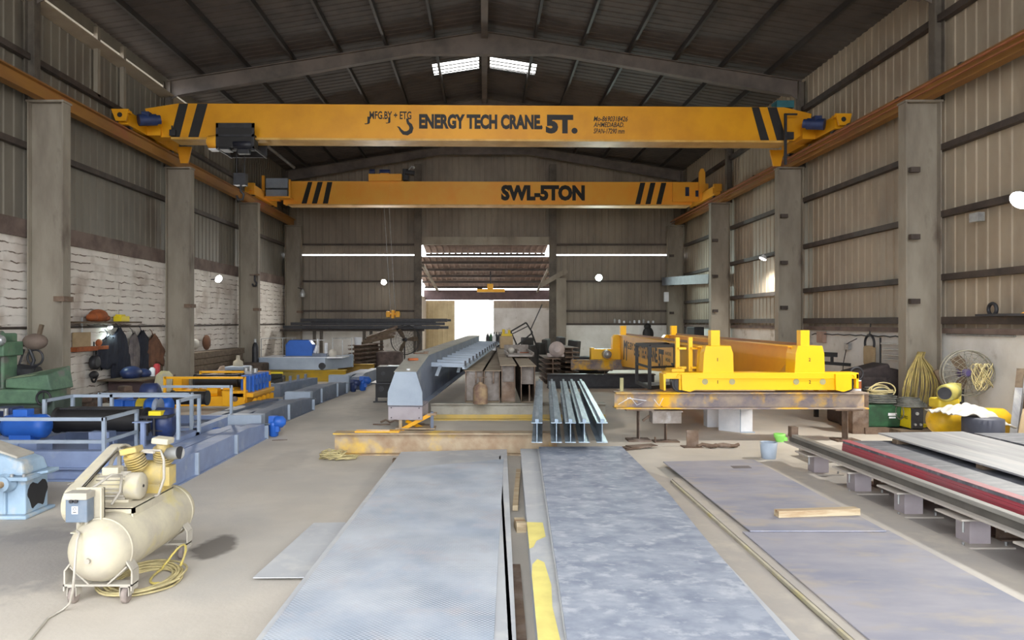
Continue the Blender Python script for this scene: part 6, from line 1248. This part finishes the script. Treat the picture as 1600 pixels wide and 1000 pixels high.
solo('wooden_crate', MB().bb(.55, 25.4, 1.172, 1.0, 26.3, 1.60), M['card'], 'light wooden crate standing at the far end of the deep beams', 'crate', bev=.02)
solo('yellow_fitting', MB().bb(.6, 25.6, 1.60, .98, 26.0, 1.68).cyl((.68,25.8,1.68),(.68,25.8,1.84),.05).cyl((.88,25.8,1.68),(.88,25.8,1.82),.05), M['gy'], 'yellow valve fittings on the wooden crate', 'fitting')
t = thing('chequer_frame', 'light welded steel frame lying across the third and fourth deep beams', 'frame', (1.1, 20.5, 1.2))
P_('plate', MB().bb(.58, 18.9, 1.19, 1.3, 20.0, 1.24).bb(.58, 21.5, 1.19, 1.3, 21.56, 1.42).bb(.58, 18.9, 1.19, .62, 21.5, 1.3).bb(1.26, 18.9, 1.19, 1.3, 21.5, 1.3).bb(.92,20.2,1.19,.98,21.5,1.3), M['plateweb'], bev=.005)
P_('white_lump', MB().ball((.77,20.8,1.28),.09), M['cloth']); P_('rusty_disc', MB().cyl((1.12,20.3,1.22),(1.12,20.3,1.25),.13), M['orange'])
for j, (x, nm) in enumerate(((2.3,'left'),(3.05,'right'))):
    for i in range(5+2*j):
        z = .02+.17*i; q = ['lowest','second','third','fourth','fifth','sixth','topmost'][i]
        solo('channel_section', MB().ibeam((x, 24.3+.8*j, z), (x-.2*j, 27.3+.8*j, z), .5, .165, .02, .03), M['rust'], q+' rusty beam in the %s stack of beam ends right of the deep beams' % nm, 'beam', nm+' stack of beam ends')
solo('round_motor', MB().lathe((2.5,25.3,1.15),(2.5,24.9,1.15),[(0,.25),(.3,.28),(.35,.2),(.4,.1)],20).bb(2.2,25,.9,2.75,25.5,1.0), mat('grey_pink_motor', rgb(190,176,170), .5), 'pale round motor on the left stack of beam ends', 'motor')
solo('leaning_pipe', MB().cyl((3.55,31.2,.0),(3.4,31.9,2.1),.05,n=10), M['bolt'], 'pale pipe leaning by the stub post right of the doorway', 'pipe')
# ---------------------------------------------------------------- right wall side beam etc.
solo('side_beam', MB().bar((8.3, 26.5, 3.68), (8.0, 32.2, 3.9), .2, .35), mat('slate_beam', rgb(96,96,104), .6), 'grey beam spanning between the two farthest right columns', 'beam')
solo('dark_locker', MB().bb(8.2, 28.3, 0, 8.6, 29.3, 1.9), M['dark'], 'tall dark locker between the two farthest right columns', 'locker', bev=.02)
def RX(px, x=8.95): return x*F/(px-VX)
solo('wall_cable', MB().tube([(8.93, RX(1270)+.0, 1.75)]+[(8.93, RX(px), 1.78+.05*math.sin(px*.35)) for px in range(1275, 1420, 9)], .015, 5), M['dark'], 'black cable drooping along the top of the white right wall', 'cable')
p = RX(1325); t = thing('wall_socket', 'cable junction with dangling wires on the white right wall', 'socket', (8.93, p, 1.5)); part(t, 'box', MB().bb(-.03,-.1,-.08,.05,.1,.08), M['bolt']); part(t, 'wires', MB().tube([(-.02,0,-.05),(-.04,.1,-.4),(-.03,.2,-.9)],.01,5).tube([(-.02,0,.05),(-.05,-.2,.1),(-.02,-.5,.2)],.012,5), M['dark'])
t = thing('tool_pouch', 'brown pouch hanging on a loop on the white right wall', 'pouch', (8.9, RX(1362), 1.1)); part(t, 'pouch', MB().bb(-.05,-.22,0,.05,.22,.45), M['card'], bev=.05); part(t, 'loop', MB().torus((0,0,.5),.2,.03,'X',20,6).tube([(0,0,.7),(.03,0,1.0)],.015), M['dark'])
solo('wall_rod', MB().cyl((8.9, RX(1379), .6), (8.9, RX(1379), 1.75), .02, n=8), M['dark'], 'thin dark rod hanging on the white right wall', 'rod')
for i, (z, l) in enumerate(((1.62,.9),(1.5,.8),(1.38,.75),(1.28,.7))): solo('wall_bracket', MB().bb(8.86, RX(1400)-l/2, z-.015, 8.98, RX(1400)+l/2, z+.015), M['bolt'], ['top','second','third','bottom'][i]+' thin grey rack bar on the right wall left of the hose column', 'bracket', 'wall rack bars')
p = W(1300, 553, 16.0); solo('double_arm_stand', MB().bar((p.x-.4, 16, p.z), (p.x+.1, 16, p.z-.02), .1, .1).bar((p.x-.4,16,p.z-.18),(p.x+.4,16,p.z-.24),.08,.07).bar((p.x,16,p.z-.22),(p.x,16,p.z),.05,.05).bar((p.x-.35,16,p.z-.2),(p.x-.35,16,0),.08,.08), M['black'], 'black double-armed stand behind the yellow crane by the right wall', 'stand')
solo('stored_hose', MB().torus((8.85, 12.6, 2.32), .1, .03, 'X').bb(8.75,11.2,2.2,8.88,12.9,2.24), M['dark'], 'dark clutter on the right wall ledge above the fan', 'clutter'); 
for i in range(4): solo('orange_stick', MB().bar((8.8, 11.9-.35*i, 2.22), (8.75, 11.65-.35*i, 2.27+.06*(i % 2)), .02, .02), M['co'], ['first','second','third','fourth'][i]+' orange stick on the right wall ledge above the fan', 'stick', 'orange sticks')
# hose bundle round the column
hb = MB(); random.seed(21)
for k in range(34):
    a0 = random.uniform(-1, 1); x = 8.18+.05*random.random(); w_ = .08+.27*abs(a0); yy = 13.95-.1*random.random()
    pts = [(8.38+a0*.06, yy-.02, 1.52)]
    for i in range(1, 13):
        v = i/12; pts.append((8.3+a0*.36*math.sin(min(1, v*1.5)*PI/2)-.03, yy-.1-.12*math.sin(PI*v), 1.5-v*(.95+.15*random.random())-.0))
    hb.tube(pts, .012, 5)
solo('hose_bundle', hb, mat('hose_khaki', rgb(170,152,88), .7, 0, rgb(130,114,72), 6), 'big hanging bundle of khaki hoses on the nearest right column', 'hose')
solo('dark_machine_heap', MB().box((7.72, 15.0, .5), (.9,.8,1.0)).box((7.9,15.0,1.0),(.8,.6,.35),ry=-.25).box((7.5,14.4,.2),(.7,.5,.4)).box((8.3,14.9,.7),(.3,.4,.9),ry=.2), mat('dark_rusty_heap', rgb(70,60,58), .85, 0, rgb(48,42,42), 5, bump=.5), 'dark rusty machine heap left of the hose bundle', 'machine', bev=.06)
t = thing('orange_can', 'orange and white can with handle before the dark machine heap', 'can', (7.05, 13.7, .0)); part(t, 'pedestal', MB().bb(-.15,-.15,0,.15,.15,.75), M['rust']); part(t, 'can', MB().cyl((0,0,.75),(0,0,1.0),.08), M['whitep']); part(t, 'band', MB().cyl((0,0,.84),(0,0,.98),.083), M['orange']); part(t, 'handle', MB().torus((0,0,1.12),.12,.02,'Y',18,6), M['dark'])
# green crate with cables
g = G(1372, 665, .12); solo('pallet', MB().bb(g.x-.4,g.y-.3,0,g.x+.4,g.y+.35,.12), M['rust'], 'low rusty base under the green crate', 'pallet'); t = thing('cable_crate', 'green plastic crate heaped with cables by the right trestle', 'crate', (g.x, g.y, .12))
part(t, 'crate', MB().add([(-.3,-.2,0),(.3,-.2,0),(.3,.25,0),(-.3,.25,0),(-.36,-.25,.42),(.36,-.25,.42),(.36,.3,.42),(-.36,.3,.42)],[(3,2,1,0),(4,5,6,7),(0,1,5,4),(1,2,6,5),(2,3,7,6),(3,0,4,7)]), M['greend'], bev=.02)
part(t, 'printed_mark', MB().bb(.06,-.245,.22,.22,-.235,.27).bb(.08,-.24,.17,.2,-.23,.2), M['whitep'])
cb = MB(); random.seed(9)
for k in range(9): cb.torus((.05*random.random(), .02*k-.05, .47+.03*k), .3-.015*k, .016, 'Z', 22, 5, (1.15, .85))
part(t, 'cables', cb, M['ropeg'])
cb = MB()
for k in range(6): cb.torus((.02*k-.03, -.05, .62+.03*(k % 3)), .17+.02*(k % 3), .014, 'Y' if k % 2 else 'Z', 20, 5, (1.1, .7))
part(t, 'khaki_cables', cb, M['rope'])
# yellow welder
g = Vector((7.92, 13.45, 0)); solo('pallet', MB().bb(g.x-.35,g.y-.3,0,g.x+.3,g.y+.4,.12), M['woodd'], 'low dark base under the yellow welding machine', 'pallet'); t = thing('welding_machine', 'yellow and black welding machine on the floor with cables on top', 'welder', (g.x, g.y, .12))
part(t, 'case', MB().bb(-.1,-.18,.02,.12,.3,.40), M['yplas'], bev=.015); part(t, 'front_panel', MB().bb(-.1,-.205,.02,.12,-.18,.40), M['dark'], bev=.008); part(t, 'foot', MB().bb(-.1,-.18,0,.12,.28,.02), M['black'])
part(t, 'lettering', MB().text('SAI-PRO', (-.103,.12,.18), (0,-1,0), UZ, .06, .22, fat=.01), M['black']); part(t, 'vent', MB().bb(-.104,.17,.12,-.099,.26,.30), M['dark']); part(t, 'knob', MB().cyl((.0,-.2,.3),(.0,-.225,.3),.03).cyl((-.04,-.2,.1),(-.04,-.235,.1),.022).cyl((.06,-.2,.1),(.06,-.235,.1),.022), M['bolt'])
cb = MB()
for k in range(7): cb.torus((.02+.02*math.sin(k), .05, .42+.022*k), .24-.015*k, .014, 'Z', 22, 5, (1.1, 1.1))
cb.torus((-.2,.0,.3),.13,.01,'X',20,5)
part(t, 'cables', cb, M['ropeg'])
# yellow tank compressor
g = Vector((8.0, 12.05, 0)); t = thing('air_compressor', 'yellow air compressor with green belt guard beside the fan, right', 'compressor', (g.x, g.y, .08))
part(t, 'tank', MB().lathe((-.65,-.1,.4),(.65,-.1,.36),[(0,.05),(.04,.17),(.12,.23),(1.2,.23),(1.28,.17),(1.32,.05)],26), mat('tank_yellow', rgb(226,180,20), .5, 0, rgb(196,156,40), 4)); part(t, 'pump', MB().bb(-.55,-.2,.6,-.2,.1,.76), M['gy'], bev=.03); part(t, 'belt_guard', MB().lathe((-.52,-.3,.86),(-.2,-.05,.88),[(0,.11),(.02,.14),(.3,.14),(.32,.1)],24).bb(-.22,-.1,.7,-.12,.1,1.0), mat('olive_guard', rgb(168,156,80), .6, 0, rgb(110,114,60), 5)); part(t, 'foot', MB().bb(-.5,-.25,-.08,-.4,.05,.2).bb(.45,-.25,-.08,.55,.05,.2), M['gy'])
part(t, 'pulley', MB().cyl((-.535,-.315,.86),(-.52,-.3,.86),.10), M['dark'])
g = Vector((7.65, 11.35, 0)); solo('blue_drum', MB().lathe((g.x, g.y-.25, 0), (g.x, g.y-.25, 1), [(0,.26),(.22,.28),(.24,.29),(.26,.28),(.62,.28),(.64,.22)], 26), mat('dark_blue_grey_drum', rgb(74,76,88), .6), 'dark blue-grey drum under the white plastic sheet', 'drum')
wc = MB()
def wf(u, v):
    x = -.9+1.75*u; k = math.sin(PI*v); return Vector((g.x-.02+x*.56, g.y-.35+.7*v, .67+.16*math.sin(PI*min(1, u*1.1))*k+.035*math.sin(9*u+4*v)*k-.26*max(0, u-.4)+.02*math.cos(13*v+u*3)+.016*math.sin(23*u+9*v)+.012*math.sin(31*v-17*u)))
wc.grid(wf, 60, 30); wo_ = solo('plastic_sheet', wc, M['cloth'], 'crumpled white plastic sheet draped over the drum by the fan', 'sheet'); sm = wo_.modifiers.new('thickness', 'SOLIDIFY'); sm.thickness = .012
for i in range(26):
    pass
hc = MB(); random.seed(4)
for k in range(11):
    hc.tube([(8.58+.07*math.sin(k*2.3)+(.06+.07*abs(math.sin(k*1.7)))*math.cos(a+k), 12.50-.02*(k % 4)+.02*math.sin(3*a+k), 1.28-.22*((a/PI) if a < PI else 2-a/PI)*(1+.2*math.sin(k*2))+.1*math.cos(a)) for a in [2*PI*i/14 for i in range(15)]], .008, 5)
solo('hung_cable', hc, M['rope'], 'yellowish cable coils hung on the hub of the big wire fan', 'cable')
g = G(1408, 670); solo('wood_block', MB().bb(g.x-.25, g.y-.1, 0, g.x+.05, g.y, .07), M['wood'], 'pale wood block on the floor before the welding machine', 'timber')
g = G(1438, 670); t = thing('angle_grinder', 'small yellow power tool on the floor before the welding machine', 'tool', (g.x, g.y, 0)); part(t, 'body', MB().box((0,0,.06),(.3,.12,.1),rz=.2), M['yplas'], bev=.03); part(t, 'disc', MB().cyl((.14,-.02,.02),(.14,-.02,.04),.07), M['dark'])
# boards on the far right
t = thing('card_board', 'large bent cardboard sheet leaning at the right edge', 'cardboard', (8.0, 10.6, 0)); part(t, 'sheet', MB().add([(-.4,-.2,.05),(.75,-.5,.05),(.85,.1,.85),(.05,.2,.8),(-.4,-.18,.05),(.75,-.48,.05),(.85,.12,.85),(.05,.22,.8)],[(3,2,1,0),(4,5,6,7),(0,1,5,4),(1,2,6,5),(2,3,7,6),(3,0,4,7)]), M['card'])
for i in range(4): solo('leaning_plank', MB().bar((8.15+.09*i, 11.2+.1*i, .0), (8.5+.1*i, 11.5+.1*i, 1.05+.1*((i*3) % 4)), .1, .03), M['woodd'] if i % 2 else M['p_grey'], ['leftmost','second','third','rightmost'][i]+' grey-brown plank leaning on the white wall right of the fan', 'timber', 'leaning planks')
# ---------------------------------------------------------------- more small things
M['cream'].node_tree.nodes['Principled BSDF'].inputs['Specular IOR Level'].default_value = .25
clt = mat('brown_clutter', rgb(104,86,74), .9, 0, rgb(66,56,50), 6, bump=.5)
random.seed(31)
for i, (x, y, sx, sy, sz, lab) in enumerate(((-8.4, 14.9, .7, .5, .45, 'brown scrap box between the green machine and the work table, nearest'), (-8.5, 15.7, .6, .5, .35, 'low dark scrap box between the green machine and the work table'), (-8.2, 16.3, .5, .35, .55, 'brown upright scrap box just before the work table'))):
    o = solo('scrap_box', MB().box((x, y, sz/2), (sx, sy, sz), rz=.3*i).box((x+.1, y, sz+.05), (sx*.5, sy*.6, .12), rz=.7+i), clt, lab, 'box', bev=.03)
solo('sack', MB().ball((-7.95, 15.2, .2), .28, sc=(1,.8,.7)), M['cloth'], 'pale crumpled sack on the floor behind the nearest crab', 'sack')
t = thing('chain_hook', 'small dark hook with crossbar hanging on the third left column', 'hook', (-8.3, 26.12, 3.5))
part(t, 'crossbar', MB().bb(-.18, -.03, .28, .18, .03, .33), M['rust']); part(t, 'hook', MB().tube([(0,0,.28),(0,0,.1),(.07,0,.0),(.04,0,-.1),(-.05,0,-.1),(-.08,0,-.02)], .035), M['dark'])
t = thing('spotlight_fitting', 'small pale lamp fitting hanging on the left back corner column', 'fitting', (-8.05, 32.0, 3.2)); part(t, 'shade', MB().lathe((0,0,0),(0,0,.35),[(0,.1),(.15,.12),(.3,.05),(.35,.03)],14), M['bolt']); part(t, 'arm', MB().bar((0,0,.35),(-.25,.2,.42),.03,.03), M['dark'])
solo('floor_clutter', MB().box((-7.2, 23.0, .2), (1.6, 1.2, .3), rz=.2).box((-6.8, 22.6, .42), (.8,.5,.18), rz=-.3).box((-7.6,23.3,.4),(.6,.5,.25),rz=.6), M['black'], 'low black clutter on the floor in front of the mustard beam', 'clutter', bev=.03)
solo('yellow_strip', MB().bb(-6.6, 22.2, .51, -6.2, 22.26, .56), M['yplas'], 'short bright yellow strip on the low black clutter', 'strip')
random.seed(8)
for i in range(9):
    x = 5.9+.22*i+.05*random.random(); h_ = .08+.12*random.random()
    solo('ledge_jar', MB().lathe((x, 32.85, 2.045), (x, 32.85, 2.045+h_), [(0,.04),(.01,.05),(h_*.7,.05),(h_,.03)], 10), M['whitep'] if i % 3 else M['bolt'], ['leftmost','second','third','fourth','fifth','sixth','seventh','eighth','rightmost'][i]+' small pale object on the ledge of the back wall, right half', 'jar', 'ledge objects')
t = thing('black_motor', 'dark round motor on the floor before the back wall, left of the far trestle', 'motor', (4.1, 28.0, 0)); part(t, 'body', MB().lathe((-.7,0,.42),(.7,0,.42),[(0,.2),(.05,.35),(1.2,.38),(1.4,.25)],20), M['dark']); part(t, 'base', MB().bb(-.7,-.3,0,.7,.3,.12), M['dark']); part(t, 'flange', MB().cyl((.1,-.42,.45),(.1,-.3,.45),.14), M['bolt'])
t = thing('hooded_object', 'dark hooded object hanging on the back wall behind the yellow crane', 'bag', (7.4, 32.7, 1.3)); part(t, 'body', MB().ball((0,0,.25),.28,sc=(.9,.4,1.2)).ball((-.03,0,.6),.16,sc=(1,.6,.9)), M['black'])
solo('wall_box', MB().bb(9.0-.12, 19.0, 1.55, 8.99, 19.35, 1.85), mat('pinkish_box', rgb(170,140,124), .6), 'small pinkish switch box on the right wall beside the second column', 'box', bev=.01)
solo('wall_conduit', MB().cyl((8.95, 12.2, 1.86), (8.95, 14.0, 1.86), .02, n=8), M['bolt'], 'thin grey conduit along the top of the white wall above the fan', 'pipe')
t = thing('junction_box', 'tiny grey box under a girt on the right wall left of the floodlight', 'box', (8.85, 13.0, 3.98)); part(t, 'box', MB().bb(-.06,-.12,-.08,.06,.12,.08), M['bolt'])
solo('lever_tool', MB().tube([(8.12, 14.0, 1.35), (8.2, 13.95, 1.05), (8.45, 13.9, .75)], .04), M['woodd'], 'brown handle sticking out right of the hose bundle', 'handle') if False else solo('timber_stake', MB().bar((8.42, 13.5, 1.2), (8.62, 13.45, .75), .08, .08).bar((8.62, 13.45, .75), (8.66, 13.44, .0), .06, .06), M['woodd'], 'brown stake leaning right of the hose bundle', 'timber')
